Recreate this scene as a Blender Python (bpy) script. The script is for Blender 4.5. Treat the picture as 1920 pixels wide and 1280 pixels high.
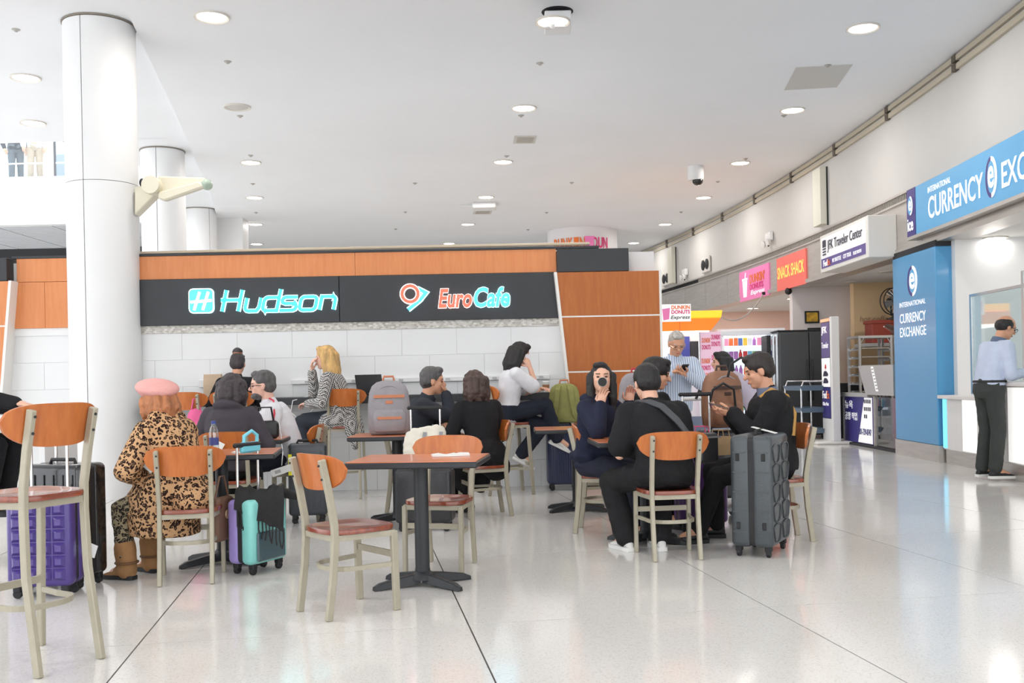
import bpy, bmesh, math, random
from mathutils import Vector, Matrix, noise
random.seed(7)
for _o in list(bpy.data.objects): bpy.data.objects.remove(_o)
SC = bpy.context.scene
COL = SC.collection
# ------------------------------------------------------------------ camera
CAM_H = 1.2; FPX = 1867.0; ROLL = math.radians(1.2)
cd = bpy.data.cameras.new('camera'); cam = bpy.data.objects.new('camera', cd); COL.objects.link(cam)
cd.sensor_width = 36.0; cd.sensor_fit = 'HORIZONTAL'; cd.lens = FPX/1920*36.0
cd.shift_y = 71.0/1920; cd.clip_end = 200
cam.matrix_world = Matrix.Translation((0, 0, CAM_H)) @ Matrix.Rotation(math.pi/2, 4, 'X') @ Matrix.Rotation(-ROLL, 4, 'Z')
SC.camera = cam
# ------------------------------------------------------------------ world: soft daylight of the glazed hall front
W = bpy.data.worlds.new('world'); SC.world = W; W.use_nodes = True
W.node_tree.nodes['Background'].inputs[0].default_value = (0.935, 0.965, 1.0, 1)
W.node_tree.nodes['Background'].inputs[1].default_value = 1.95
SC.view_settings.view_transform = 'Standard'; SC.view_settings.look = 'None'
SC.view_settings.gamma = 1.0; SC.view_settings.use_curve_mapping = False
SC.view_settings.exposure = 0.52
SC.cycles.use_denoising = True
SC.cycles.max_bounces = 6; SC.cycles.diffuse_bounces = 4; SC.cycles.glossy_bounces = 2; SC.cycles.use_adaptive_sampling = True; SC.cycles.adaptive_threshold = 0.06; SC.cycles.transparent_max_bounces = 10
LAMP_W = 18.0
# ------------------------------------------------------------------ photograph geometry -> metres
def ray(px, py):
    a = (px-960)/FPX; b = -(py-711)/FPX
    return a*math.cos(ROLL)+b*math.sin(ROLL), -a*math.sin(ROLL)+b*math.cos(ROLL)
def G(px, py, z=0.0):            # point at height z seen there
    x, h = ray(px, py); y = (z-CAM_H)/h
    return Vector((x*y, y, z))
def P(px, py, y):                # point at depth y seen there
    x, h = ray(px, py); return Vector((x*y, y, h*y+CAM_H))
def V(*a): return Vector(a)
Z = Vector((0, 0, 1))
# ------------------------------------------------------------------ objects
def tag(o, label=None, cat=None, group=None, kind=None):
    if label: o['label'] = label
    if cat: o['category'] = cat
    if group: o['group'] = group
    if kind: o['kind'] = kind
    return o
def empty(name, loc=(0, 0, 0), rz=0.0, parent=None):
    o = bpy.data.objects.new(name, None); COL.objects.link(o)
    o.location = loc; o.rotation_euler = (0, 0, rz); o.empty_display_size = 0.1
    if parent: o.parent = parent
    return o
def add(name, me, parent=None, loc=None, rz=0.0):
    o = bpy.data.objects.new(name, me); COL.objects.link(o)
    if loc is not None: o.location = loc
    o.rotation_euler = (0, 0, rz)
    if parent: o.parent = parent
    return o
def thing(name, label, cat, loc=(0, 0, 0), rz=0.0, group=None):
    return tag(empty(name, loc, rz), label, cat, group)
def copy_tree(o, loc=None, rz=None, label=None, parent=None):
    c = o.copy(); COL.objects.link(c); c.parent = parent
    if loc is not None: c.location = loc
    if rz is not None: c.rotation_euler = (0, 0, rz)
    if label: c['label'] = label
    for ch in o.children: copy_tree(ch, parent=c)
    return c
def smooth_by_angle(me, ang):
    me.polygons.foreach_set('use_smooth', [True]*len(me.polygons))
    if ang < 179: me.set_sharp_from_angle(angle=math.radians(ang))
class MB:
    """collects shapes; build() links them as one mesh"""
    def __init__(s): s.v = []; s.f = []; s.m = []; s.mi = 0; s.M = Matrix()
    def put(s, vs, fs):
        n = len(s.v); s.v += [s.M @ Vector(v) for v in vs]
        s.f += [[i+n for i in f] for f in fs]; s.m += [s.mi]*len(fs)
        return s
    def box(s, a, b):
        x0, y0, z0 = a; x1, y1, z1 = b
        return s.put([(x0,y0,z0),(x1,y0,z0),(x1,y1,z0),(x0,y1,z0),(x0,y0,z1),(x1,y0,z1),(x1,y1,z1),(x0,y1,z1)],
                     [(3,2,1,0),(4,5,6,7),(0,1,5,4),(1,2,6,5),(2,3,7,6),(3,0,4,7)])
    def cbox(s, c, d): return s.box([c[i]-d[i]/2 for i in range(3)], [c[i]+d[i]/2 for i in range(3)])
    def prism(s, poly, axis, lo, hi):
        """extrude a polygon given in two coordinates along axis (0,1,2)"""
        def p(q, t):
            r = list(q); r.insert(axis, t); return r
        n = len(poly); vs = [p(q, lo) for q in poly]+[p(q, hi) for q in poly]
        fs = [list(range(n))[::-1], list(range(n, 2*n))]+[[i, (i+1) % n, n+(i+1) % n, n+i] for i in range(n)]
        return s.put(vs, fs)
    def loft(s, rings, cap=True, close=False):
        n = len(rings[0]); vs = [v for r in rings for v in r]; fs = []
        k = len(rings)
        for j in range(k if close else k-1):
            a = j*n; b = ((j+1) % k)*n
            for i in range(n):
                i2 = (i+1) % n; fs.append([a+i, a+i2, b+i2, b+i])
        if cap and not close:
            fs.append(list(range(n))[::-1]); fs.append(list(range((k-1)*n, k*n)))
        return s.put(vs, fs)
    def sweep(s, path, prof, up=None, closed=False, scales=None):
        """sweep a 2d profile along a path of points"""
        path = [Vector(p) for p in path]; n = len(path); rings = []
        px = None
        for i, p in enumerate(path):
            if closed: d = path[(i+1) % n]-path[i-1]
            else: d = path[min(i+1, n-1)]-path[max(i-1, 0)]
            d.normalize()
            ref = Vector(up) if up is not None else (px if px is not None else (Vector((0,0,1)) if abs(d.z) < .9 else Vector((0,1,0))))
            x = ref-d*ref.dot(d)
            if x.length < 1e-6: x = d.orthogonal()
            x.normalize(); y = d.cross(x); px = x
            k = scales[i] if scales else 1.0
            rings.append([p+x*(q[0]*k)+y*(q[1]*k) for q in prof])
        return s.loft(rings, cap=not closed, close=closed)
    def tube(s, path, r, n=8, closed=False, up=None):
        rs = r if isinstance(r, (list, tuple)) else None
        prof = [(math.cos(2*math.pi*i/n), math.sin(2*math.pi*i/n)) for i in range(n)]
        return s.sweep(path, prof, up, closed, rs or [r]*len(path))
    def bar(s, path, w, t, up): # flat or square bar; w along up, t across
        return s.sweep(path, [(-w/2,-t/2),(w/2,-t/2),(w/2,t/2),(-w/2,t/2)], up)
    def lathe(s, prof, c=(0,0,0), n=24, a0=0.0, a1=None):
        """prof: (radius, z) list; full turn about z"""
        cx, cy, cz = c
        if a1 is None:
            rings = [[(cx+r*math.cos(2*math.pi*i/n), cy+r*math.sin(2*math.pi*i/n), cz+z) for i in range(n)] for r, z in prof]
            return s.loft(rings)
        rings = []
        for i in range(n+1):
            a = a0+(a1-a0)*i/n
            rings.append([(cx+r*math.cos(a), cy+r*math.sin(a), cz+z) for r, z in prof])
        return s.loft(rings)
    def ell(s, c, r, A=None, n=14, m=9):
        """ellipsoid; A = 3x3 with the axes as columns"""
        c = Vector(c); A = A or Matrix.Identity(3); rings = []
        for j in range(1, m):
            t = math.pi*j/m
            rings.append([c+A @ Vector((r[0]*math.sin(t)*math.cos(2*math.pi*i/n), r[1]*math.sin(t)*math.sin(2*math.pi*i/n), -r[2]*math.cos(t))) for i in range(n)])
        vs = [v for g in rings for v in g]; k = len(rings); fs = []
        for j in range(k-1):
            for i in range(n): fs.append([j*n+i, j*n+(i+1) % n, (j+1)*n+(i+1) % n, (j+1)*n+i])
        vs += [c-A @ Vector((0,0,r[2])), c+A @ Vector((0,0,r[2]))]
        for i in range(n):
            fs.append([k*n, (i+1) % n, i]); fs.append([k*n+1, (k-1)*n+i, (k-1)*n+(i+1) % n])
        return s.put(vs, fs)
    def cone(s, a, b, ra, rb, n=12, q=3):
        """tapered capsule"""
        a = Vector(a); b = Vector(b); d = b-a; L = d.length
        if L < 1e-5: d = Vector((0,0,1))
        d.normalize(); x = d.orthogonal().normalized(); y = d.cross(x); rings = []
        st = [(-ra*math.cos(math.pi/2*(1-i/q)) if False else -ra*math.sin(math.pi/2*(1-(i+.35)/(q+.35))), ra*math.cos(math.pi/2*(1-(i+.35)/(q+.35)))) for i in range(q)]+[(0, ra), (L, rb)]
        st += [(L+rb*math.sin(math.pi/2*((i+1)/(q+.35))), rb*math.cos(math.pi/2*((i+1)/(q+.35)))) for i in range(q)]
        for t, r in st: rings.append([a+d*t+x*(r*math.cos(2*math.pi*i/n))+y*(r*math.sin(2*math.pi*i/n)) for i in range(n)])
        return s.loft(rings)
    def chain(s, pts, rs, n=12):
        for i in range(len(pts)-1): s.cone(pts[i], pts[i+1], rs[i], rs[i+1], n)
        return s
    def mesh(s, name, mats, bevel=0.0, seg=1, smooth=None):
        me = bpy.data.meshes.new(name); me.from_pydata([tuple(v) for v in s.v], [], s.f)
        mats = mats if isinstance(mats, (list, tuple)) else [mats]
        for m in mats: me.materials.append(m)
        me.polygons.foreach_set('material_index', s.m)
        bm = bmesh.new(); bm.from_mesh(me)
        bmesh.ops.recalc_face_normals(bm, faces=bm.faces)
        if bevel > 0:
            es = [e for e in bm.edges if len(e.link_faces) == 2 and e.calc_face_angle(0) > 0.6]
            bmesh.ops.bevel(bm, geom=es, offset=bevel, segments=seg, affect='EDGES', profile=0.5, clamp_overlap=True)
        bm.to_mesh(me); bm.free()
        if smooth is not None: smooth_by_angle(me, smooth)
        return me
    def build(s, name, mats, parent=None, loc=None, rz=0.0, bevel=0.0, seg=1, smooth=None):
        return add(name, s.mesh(name, mats, bevel, seg, smooth), parent, loc, rz)
def frame(o, right, up):
    """matrix that maps local x,y to right,up in the world with z towards the viewer"""
    r = Vector(right).normalized(); u = Vector(up); u = (u-r*u.dot(r)).normalized(); n = r.cross(u)
    return Matrix.Translation(o) @ Matrix((r, u, n)).transposed().to_4x4()
def text_mb(mb, txt, M, height=None, width=None, shear=0.0, bold=0.0, depth=0.004, align='LEFT', spacing=1.0):
    """lettering: text turned into mesh, fitted to a cap height and width, laid on the plane of M"""
    cu = bpy.data.curves.new('text', 'FONT'); cu.body = txt; cu.size = 1; cu.shear = shear; cu.offset = bold
    cu.extrude = 0.0; cu.resolution_u = 3; cu.space_character = spacing; cu.fill_mode = 'FRONT'
    ob = bpy.data.objects.new('text', cu); COL.objects.link(ob)
    bpy.context.view_layer.update()
    dg = bpy.context.evaluated_depsgraph_get()
    me = bpy.data.meshes.new_from_object(ob.evaluated_get(dg))
    vs = [v.co.copy() for v in me.vertices]; fs = [list(p.vertices) for p in me.polygons]
    bpy.data.objects.remove(ob); bpy.data.curves.remove(cu); bpy.data.meshes.remove(me)
    if not vs: return
    x0 = min(v.x for v in vs); x1 = max(v.x for v in vs); y0 = min(v.y for v in vs); y1 = max(v.y for v in vs)
    sy = (height/(y1-y0)) if height else None; sx = (width/(x1-x0)) if width else None
    if sy is None: sy = sx
    if sx is None: sx = sy
    off = {'LEFT': 0, 'CENTER': -(x1-x0)*sx/2, 'RIGHT': -(x1-x0)*sx}[align]
    old = mb.M; mb.M = M
    top = [((v.x-x0)*sx+off, (v.y-y0)*sy, depth) for v in vs]
    # side walls along the boundary edges so that the letters are solid
    cnt = {}
    for f in fs:
        for i in range(len(f)):
            a, b = f[i], f[(i+1) % len(f)]; k = (min(a,b), max(a,b)); cnt.setdefault(k, []).append((a, b))
    n = len(top); bot = [(a, b, 0.0) for a, b, c in top]
    side = [[b, a, a+n, b+n] for k, l in cnt.items() if len(l) == 1 for a, b in l]
    mb.put(top+bot, fs+side); mb.M = old
# ------------------------------------------------------------------ materials (all node based)
MATS = {}
def mat(name, col, rough=0.5, metal=0.0, var=0.0, scale=8.0, bump=0.0, bscale=60.0, spec=None, coat=0.0, emit=None, estr=0.0, stretch=None, alpha=None, sheen=0.0):
    if name in MATS: return MATS[name]
    m = bpy.data.materials.new(name); m.use_nodes = True; nt = m.node_tree; b = nt.nodes['Principled BSDF']
    c4 = (*col, 1); b.inputs['Base Color'].default_value = c4; b.inputs['Roughness'].default_value = rough; b.inputs['Metallic'].default_value = metal
    if spec is not None: b.inputs['Specular IOR Level'].default_value = spec
    if coat: b.inputs['Coat Weight'].default_value = coat; b.inputs['Coat Roughness'].default_value = 0.08
    if sheen: b.inputs['Sheen Weight'].default_value = sheen
    if emit: b.inputs['Emission Color'].default_value = (*emit, 1); b.inputs['Emission Strength'].default_value = estr
    if emit and estr < 3.0: m.cycles.emission_sampling = 'NONE'
    tc = nt.nodes.new('ShaderNodeTexCoord'); mp = nt.nodes.new('ShaderNodeMapping'); nt.links.new(tc.outputs['Object'], mp.inputs[0])
    if stretch: mp.inputs['Scale'].default_value = stretch
    if var > 0:
        nz = nt.nodes.new('ShaderNodeTexNoise'); nz.inputs['Scale'].default_value = scale; nz.inputs['Detail'].default_value = 4
        nt.links.new(mp.outputs[0], nz.inputs['Vector'])
        r = nt.nodes.new('ShaderNodeValToRGB'); nt.links.new(nz.outputs[0], r.inputs[0])
        r.color_ramp.elements[0].position = .3; r.color_ramp.elements[1].position = .7
        r.color_ramp.elements[0].color = (*[max(0, c*(1-var)) for c in col], 1); r.color_ramp.elements[1].color = (*[min(1, c*(1+var)) for c in col], 1)
        nt.links.new(r.outputs[0], b.inputs['Base Color'])
    if bump > 0:
        nz = nt.nodes.new('ShaderNodeTexNoise'); nz.inputs['Scale'].default_value = bscale; nz.inputs['Detail'].default_value = 3
        nt.links.new(mp.outputs[0], nz.inputs['Vector'])
        bp = nt.nodes.new('ShaderNodeBump'); bp.inputs['Strength'].default_value = bump; bp.inputs['Distance'].default_value = 0.01
        nt.links.new(nz.outputs[0], bp.inputs['Height']); nt.links.new(bp.outputs[0], b.inputs['Normal'])
    if alpha is not None: b.inputs['Alpha'].default_value = alpha
    MATS[name] = m; return m
def wood(name, c0, c1, rough=0.35, axis=(1.5, 14, 14), coat=0.3):
    if name in MATS: return MATS[name]
    m = mat(name, c0, rough, coat=coat); nt = m.node_tree; b = nt.nodes['Principled BSDF']
    mp = [n for n in nt.nodes if n.type == 'MAPPING'][0]; mp.inputs['Scale'].default_value = axis
    nz = nt.nodes.new('ShaderNodeTexNoise'); nz.inputs['Scale'].default_value = 3.0; nz.inputs['Detail'].default_value = 6; nz.inputs['Distortion'].default_value = 0.6
    nt.links.new(mp.outputs[0], nz.inputs['Vector'])
    r = nt.nodes.new('ShaderNodeValToRGB'); nt.links.new(nz.outputs[0], r.inputs[0])
    r.color_ramp.elements[0].position = .32; r.color_ramp.elements[1].position = .68
    r.color_ramp.elements[0].color = (*c1, 1); r.color_ramp.elements[1].color = (*c0, 1)
    nt.links.new(r.outputs[0], b.inputs['Base Color']); return m
def glass(name, tint=(0.9, 0.96, 0.97), refl=0.12):
    if name in MATS: return MATS[name]
    m = bpy.data.materials.new(name); m.use_nodes = True; nt = m.node_tree; nt.nodes.clear()
    o = nt.nodes.new('ShaderNodeOutputMaterial'); t = nt.nodes.new('ShaderNodeBsdfTransparent'); g = nt.nodes.new('ShaderNodeBsdfGlossy')
    mx = nt.nodes.new('ShaderNodeMixShader'); f = nt.nodes.new('ShaderNodeLayerWeight'); pw = nt.nodes.new('ShaderNodeMath'); pw.operation = 'POWER'; pw.inputs[1].default_value = 4.0
    nt.links.new(f.outputs['Facing'], pw.inputs[0])
    ad = nt.nodes.new('ShaderNodeMath'); ad.operation = 'MULTIPLY_ADD'; ad.inputs[1].default_value = .6; ad.inputs[2].default_value = refl*.4; nt.links.new(pw.outputs[0], ad.inputs[0])
    t.inputs[0].default_value = (*tint, 1); g.inputs['Roughness'].default_value = 0.03
    nt.links.new(ad.outputs[0], mx.inputs[0]); nt.links.new(t.outputs[0], mx.inputs[1]); nt.links.new(g.outputs[0], mx.inputs[2]); nt.links.new(mx.outputs[0], o.inputs[0])
    MATS[name] = m; return m
def glow(name, col, s, base=None):
    return mat(name, base or col, 0.4, emit=col, estr=s)
def srgb(r, g, b):
    f = lambda c: (c/255/12.92) if c/255 <= .04045 else ((c/255+.055)/1.055)**2.4
    return (f(r), f(g), f(b))
M_white = mat('painted_white', (.80, .80, .80), .55, var=.02, scale=1.5)
M_ceil = mat('ceiling_paint', (.87, .885, .91), .8, var=.015, scale=.8)
M_metal = mat('brushed_steel', (.60, .565, .53), .36, .75, var=.08, scale=2.0, stretch=(1, 1, 12))
M_chrome = mat('aluminium', (.72, .72, .72), .25, .9)
M_black = mat('black_laminate', (.022, .024, .028), .45, var=.1, scale=3)
M_dark = mat('dark_void', (.03, .03, .035), .8)
M_rubber = mat('black_rubber', (.015, .015, .017), .6)
M_orange_flare = wood('orange_veneer_flare', srgb(220, 142, 88), srgb(211, 130, 76), .5, (9, 9, .9), .0)  # paler than the end veneer: washed-out flare is painted into the base colour
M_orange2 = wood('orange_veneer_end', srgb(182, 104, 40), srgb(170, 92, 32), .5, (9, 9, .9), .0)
M_trim = mat('white_trim', (.82, .80, .76), .5)
M_frame = mat('putty_powder_coat', srgb(172, 165, 146), .42, .15, var=.05, scale=20)
M_ply = wood('chair_back_veneer', srgb(200, 116, 54), srgb(182, 98, 42), .35, (10, 10, 1.2), .2)
M_seat = wood('chair_seat_wood', srgb(150, 72, 44), srgb(118, 52, 34), .25, (10, 1.2, 10), .6)
# =================================================================== FLOOR
def floor_mat():
    m = mat('terrazzo', (.60, .575, .53), .10, coat=0.0); nt = m.node_tree; b = nt.nodes['Principled BSDF']
    mp = [n for n in nt.nodes if n.type == 'MAPPING'][0]
    tc = [n for n in nt.nodes if n.type == 'TEX_COORD'][0]
    v = nt.nodes.new('ShaderNodeTexVoronoi'); v.inputs['Scale'].default_value = 150; nt.links.new(mp.outputs[0], v.inputs['Vector'])
    r = nt.nodes.new('ShaderNodeValToRGB'); nt.links.new(v.outputs['Color'], r.inputs[0])
    e = r.color_ramp.elements; e[0].position = .08; e[0].color = (.68, .655, .615, 1); e[1].position = .35; e[1].color = (.82, .80, .77, 1)
    e2 = r.color_ramp.elements.new(.92); e2.color = (.84, .825, .80, 1)
    nz = nt.nodes.new('ShaderNodeTexNoise'); nz.inputs['Scale'].default_value = .7; nt.links.new(mp.outputs[0], nz.inputs['Vector'])
    mx = nt.nodes.new('ShaderNodeMix'); mx.data_type = 'RGBA'; mx.blend_type = 'MULTIPLY'; mx.inputs[0].default_value = .14
    nt.links.new(r.outputs[0], mx.inputs[6]); nt.links.new(nz.outputs[0], mx.inputs[7]); nt.links.new(mx.outputs[2], b.inputs['Base Color'])
    nz2 = nt.nodes.new('ShaderNodeTexNoise'); nz2.inputs['Scale'].default_value = 2.2; nz2.inputs['Detail'].default_value = 5; nt.links.new(mp.outputs[0], nz2.inputs['Vector'])
    mr = nt.nodes.new('ShaderNodeMapRange'); mr.inputs['To Min'].default_value = .06; mr.inputs['To Max'].default_value = .17
    nt.links.new(nz2.outputs[0], mr.inputs[0]); nt.links.new(mr.outputs[0], b.inputs['Roughness'])
    b.inputs['Specular IOR Level'].default_value = .62
    return m
M_terr = floor_mat()
M_joint = mat('floor_joint', (.06, .055, .05), .6)
floor = MB().box((-30, -8, -.05), (16, 44, -.004)).build('floor', M_joint); tag(floor, kind='structure')
# slabs: joints run along a grid turned a little to the left of the view
ga = math.atan(.1585); gx = Vector((math.cos(ga), math.sin(ga), 0)); gy = Vector((-math.sin(ga), math.cos(ga), 0))
J0 = G(930, 1280)
o0 = J0.dot(gx); SX = 1.55
cjoint = G(960, 1166).dot(gy); SY = 1.9
near = MB().box((-SX/2+.004, -SY/2+.004, -.0045), (SX/2-.004, SY/2-.004, 0)).mesh('slab', M_terr)
far_mb = MB()
for i in range(-18, 13):
    for j in range(-7, 22):
        c = gx*(o0+(i+.5)*SX)+gy*(cjoint+(j+.5)*SY)
        if not (-28 < c.x < 14 and -7 < c.y < 42): continue
        vis = c.y > 2.2 and c.y < 17 and abs(c.x) < c.y*.55+1.6
        if vis: add('slab', near, floor, c, ga)
        else:
            M = Matrix.Translation(c) @ Matrix.Rotation(ga, 4, 'Z'); far_mb.M = M
            far_mb.box((-SX/2+.004, -SY/2+.004, -.0045), (SX/2-.004, SY/2-.004, 0))
tag(far_mb.build('far_slabs', M_terr, floor), kind='stuff')
# =================================================================== CEILINGS
CR = 5.10; CL = 5.20
edge = [(-3.2, -8), (-3.25, 0), (-3.45, 5), (-3.93, 10.4), (-4.83, 14.7), (-6.15, 20.65), (-8.1, 28.4), (-10.5, 36), (-13, 42)]
def wallx(y): return 5.62-(y-15)**2/170.0
ceil = MB()
for a, b in zip(edge[:-1], edge[1:]):
    ceil.prism([a, (12, a[1]), (12, b[1]), b], 2, CR, CR+.5)
co = ceil.build('ceiling', M_ceil); tag(co, kind='structure')
cl = MB()
le = [(-10.0, -8)]+[(x-.0, y) for x, y in edge if y <= 15]+[(-4.9, 16.0), (-10.0, 16.25)]
cl.prism(le, 2, CL, CL+.4)
# the strip of the slab that carries on over the row of columns
cl.prism([(-4.9, 16.0), (-6.15, 20.65), (-8.1, 28.4), (-13, 42), (-14, 42), (-9.2, 28.4), (-7.3, 20.65), (-6.2, 16.05)], 2, CL, CL+.4)
tag(cl.build('ceiling_left', M_ceil), kind='structure')
# far end walls
tag(MB().box((-14, 36.0, 0), (6, 36.3, CR)).build('wall_back', M_white), kind='structure')
# mezzanine on the left: white fascia, upper floor, metal soffit
my = 22.0
tag(MB().box((-30, my, 4.84), (-7.6, my+.25, 5.9)).build('wall_mezzanine', M_white), kind='structure')
tag(MB().box((-30, my+.25, 5.6), (-7.6, 34, 5.88)).build('floor_mezzanine', mat('mezzanine_floor', (.5, .48, .45), .4)), kind='structure')
tag(MB().box((-30, 34, 0), (-9.0, 34.2, 10.5)).build('wall_mezzanine_back', mat('mezzanine_wall', (.75, .77, .78), .6)), kind='structure')
sof = MB().box((-30, my+.25, 5.0), (-7.6, 34, 5.04)).build('ceiling_soffit', M_dark); tag(sof, kind='structure')
M_sof = mat('soffit_metal', (.82, .83, .85), .25, .35)
pan = MB().box((-.62, -.14, 0), (.62, .14, .03)).mesh('soffit_panel', M_sof)
for i in range(12):
    for j in range(14):
        add('soffit_panel', pan, sof, (-8.6-i*1.28, my+.5+j*.3, 4.95))
# glass rail on the mezzanine
rail = thing('glass_railing', 'glass railing along the edge of the upper floor', 'railing', (-14.5, my+.12, 5.9))
gp = MB().box((-.6, -.006, .02), (.6, .006, 1.0)).mesh('glass_panel', glass('rail_glass'))
pp = MB().box((-.02, -.02, 0), (.02, .02, 1.02)).mesh('post', mat('rail_post', (.12, .12, .13), .4, .5))
for i in range(9):
    add('glass_panel', gp, rail, (-5.0+i*1.26, 0, 0)); add('post', pp, rail, (-5.63+i*1.26, 0, 0))
MB().box((-5.7, -.015, .30), (5.8, .015, .33)).build('lower_rail', M_chrome, rail)
MB().box((-5.7, -.03, 1.02), (5.8, .03, 1.07)).build('handrail', M_chrome, rail)
# =================================================================== COLUMNS
def column(x, y, r, top, label, seam_ang, seam_z):
    t = tag(empty('column', (x, y, 0)), kind='structure'); t['label'] = label
    MB().lathe([(r-.02, 0), (r-.02, top)], n=40).build('core', M_dark, t)
    g = .010/r
    for z0, z1 in ((.0, seam_z), (seam_z+.006, top-.025)):
        for k in range(2):
            a0 = seam_ang+k*math.pi+g/2; a1 = a0+math.pi-g
            MB().lathe([(r-.03, z0), (r, z0), (r, z1), (r-.03, z1)], n=28, a0=a0, a1=a1).build('panel', M_white, t, smooth=35)
    MB().lathe([(r-.02, top-.02), (r+.012, top-.02), (r+.012, top-.004), (r-.02, top-.004)], n=40).build('collar', mat('collar_gap', (.25, .22, .18), .6), t, smooth=30)
    return t
column(-4.47, 10.98, .377, CL, 'round white column in front of the cafe wall', math.radians(-98), 3.42)
column(-5.85, 16.9, .36, CL, 'second round white column behind the cafe wall', math.radians(-88), 6.0)
column(-7.0, 22.6, .36, CL, 'farthest round white column', math.radians(-40), 6.0)
tag(MB().box((-7.0, 23.2, 0), (-6.2, 23.7, CL)).build('wall_pier', M_white), kind='structure')
# =================================================================== CEILING FIXTURES
M_lens = glow('lamp_lens', (1.0, .93, .84), 9.0, (.9, .9, .9))
M_ring = mat('lamp_ring', (.72, .68, .62), .4, .3)
ring_me = MB().lathe([(.150, 0), (.185, 0), (.185, -.018), (.178, -.022), (.155, -.012), (.150, 0)], n=32).mesh('trim_ring', M_ring, smooth=40)
lens_me = MB().lathe([(.153, -.002), (.150, -.010), (.10, -.016), (.0005, -.018)], n=28).mesh('lens', M_lens, smooth=60)
dead_me = MB().lathe([(.153, -.002), (.150, -.010), (.10, -.016), (.0005, -.018)], n=28).mesh('lens', mat('dead_lens', (.6, .58, .54), .3), smooth=60)
def lamp(parent, w):
    l = bpy.data.lights.new('lamp_glow', 'AREA'); l.shape = 'DISK'; l.size = .28; l.energy = w; l.color = (1, .955, .90)
    o = bpy.data.objects.new('lamp_glow', l); COL.objects.link(o); o.parent = parent; o.location = (0, 0, -.03)
def downlight(p, label, on=True, w=LAMP_W):
    t = thing('downlight', label, 'ceiling light', p, 0, 'round ceiling downlights')
    add('trim_ring', ring_me, t); add('lens', lens_me if on else dead_me, t)
    if on: lamp(t, w)
    return t
ordn = ['nearest', 'second', 'third', 'fourth', 'fifth', 'farthest']
rowR = [(1618, 52), (1486, 206), (1388, 305), (1319, 370), (1247, 420), (1188, 455)]
rowM = [(982, 202), (943, 303), (911, 369), (877, 420), (842, 456)]
rowL = [(397, 31), (445, 200), (470, 304), (477, 370), (479, 420), (481, 457)]
for k, q in enumerate(rowR): downlight(G(*q, CR), ordn[k]+' round downlight in the right-hand ceiling row')
for k, q in enumerate(rowM): downlight(G(*q, CR), ordn[k+1]+' round downlight in the middle ceiling row')
for k, q in enumerate(rowL): downlight(G(*q, CR), (ordn[k]+' round downlight in the left ceiling row') if k != 1 else 'unlit round downlight in the left ceiling row', k != 1)
downlight(G(48, 145, CL), 'round downlight left of the big column, nearer one')
downlight(G(62, 230, CL), 'round downlight left of the big column, farther one')
for x, y in ((-4, 5.5), (.4, 6), (3.9, 6.2), (-4, 2), (.4, 2), (3.9, 2)):
    downlight((x, y, CR if x > -3.3 else CL), 'round ceiling downlight out of view above the seating')
# the fixture that hangs out of its hole
q = G(1045, 22, CR)
t = thing('hanging_downlight', 'white downlight dropped out of its hole with the housing showing', 'ceiling light', q)
MB().lathe([(.17, -.002), (.17, .0), (.001, .0), (.001, -.002)], n=24).build('hole', M_dark, t)
MB().box((-.14, -.13, -.20), (.14, .15, -.03)).build('housing', M_white, t, bevel=.01)
tk = MB()
for k in range(7): tk.tube([(-.1+k*.035, .1, -.03), (-.11+k*.037, .11, .0)], .006, 5)
tk.build('wires', M_dark, t)
o = add('trim_ring', ring_me, t, (-.06, -.22, -.18)); o2 = add('lens', lens_me, t, (-.06, -.22, -.18))
MB().tube([(-.06, -.1, -.19), (-.06, -.2, -.175)], .03, 8).build('arm', M_white, t); 
o3 = empty('lamp_mount', (-.06, -.22, -.20), 0, t); lamp(o3, LAMP_W)
# sprinkler heads and small ceiling plates
spk = MB().lathe([(.045, 0), (.045, -.006), (.03, -.012), (.012, -.03), (.001, -.032)], n=14).mesh('sprinkler', mat('sprinkler_metal', (.45, .43, .40), .35, .6), smooth=50)
for k, (px, py, h) in enumerate([(427, 115, CR), (450, 217, CR), (1012, 118, CR), (977, 216, CR), (1552, 122, CR), (1470, 216, CR), (950, 292, CR), (470, 291, CR), (778, 343, CR), (1072, 342, CR), (474, 344, CR), (1025, 398, CR), (760, 397, CR), (480, 398, CR), (742, 429, CR), (990, 430, CR), (30, 55, CL), (1346, 340, CR), (1398, 297, CR), (1277, 397, CR)]):
    o = add('sprinkler', spk, None, G(px, py, h)); tag(o, 'small round sprinkler head in the ceiling', 'sprinkler', 'ceiling sprinkler heads')
def vent(px, py, w, d, rz, label):
    t = thing('ceiling_vent', label, 'vent', G(px, py, CR), rz)
    m = mat('vent_frame', (.62, .60, .56), .5)
    MB().box((-w/2, -d/2, -.012), (w/2, d/2, 0)).build('frame', m, t)
    for k in range(5): MB().box((-w/2+.05, -d/2+.06+k*(d-.12)/5, -.02), (w/2-.05, -d/2+.06+(k+.55)*(d-.12)/5, -.012)).build('slat', mat('vent_slat', (.52, .48, .43), .5), t)
vent(984, 261, .36, .5, .05, 'square slatted vent in the middle of the ceiling')
vent(905, 397, .42, .55, .1, 'small square vent deep in the ceiling before the far wall')
tag(MB().box((-.35, -.5, -.008), (.35, .5, 0)).build('access_panel', mat('panel_grey', (.60, .59, .56), .6), None, G(1532, 145, CR), -.12), 'flat grey access panel flush with the ceiling near the right wall', 'panel')
t = thing('projector_box', 'small white box fixed to the ceiling near the middle downlights', 'detector', G(908, 382, CR))
MB().box((-.26, -.25, -.12), (.26, .25, 0)).build('case', M_white, t, bevel=.02); MB().tube([(-.26, 0, -.05), (-.55, .05, -.02)], .012, 6).build('conduit', M_white, t)
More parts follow.
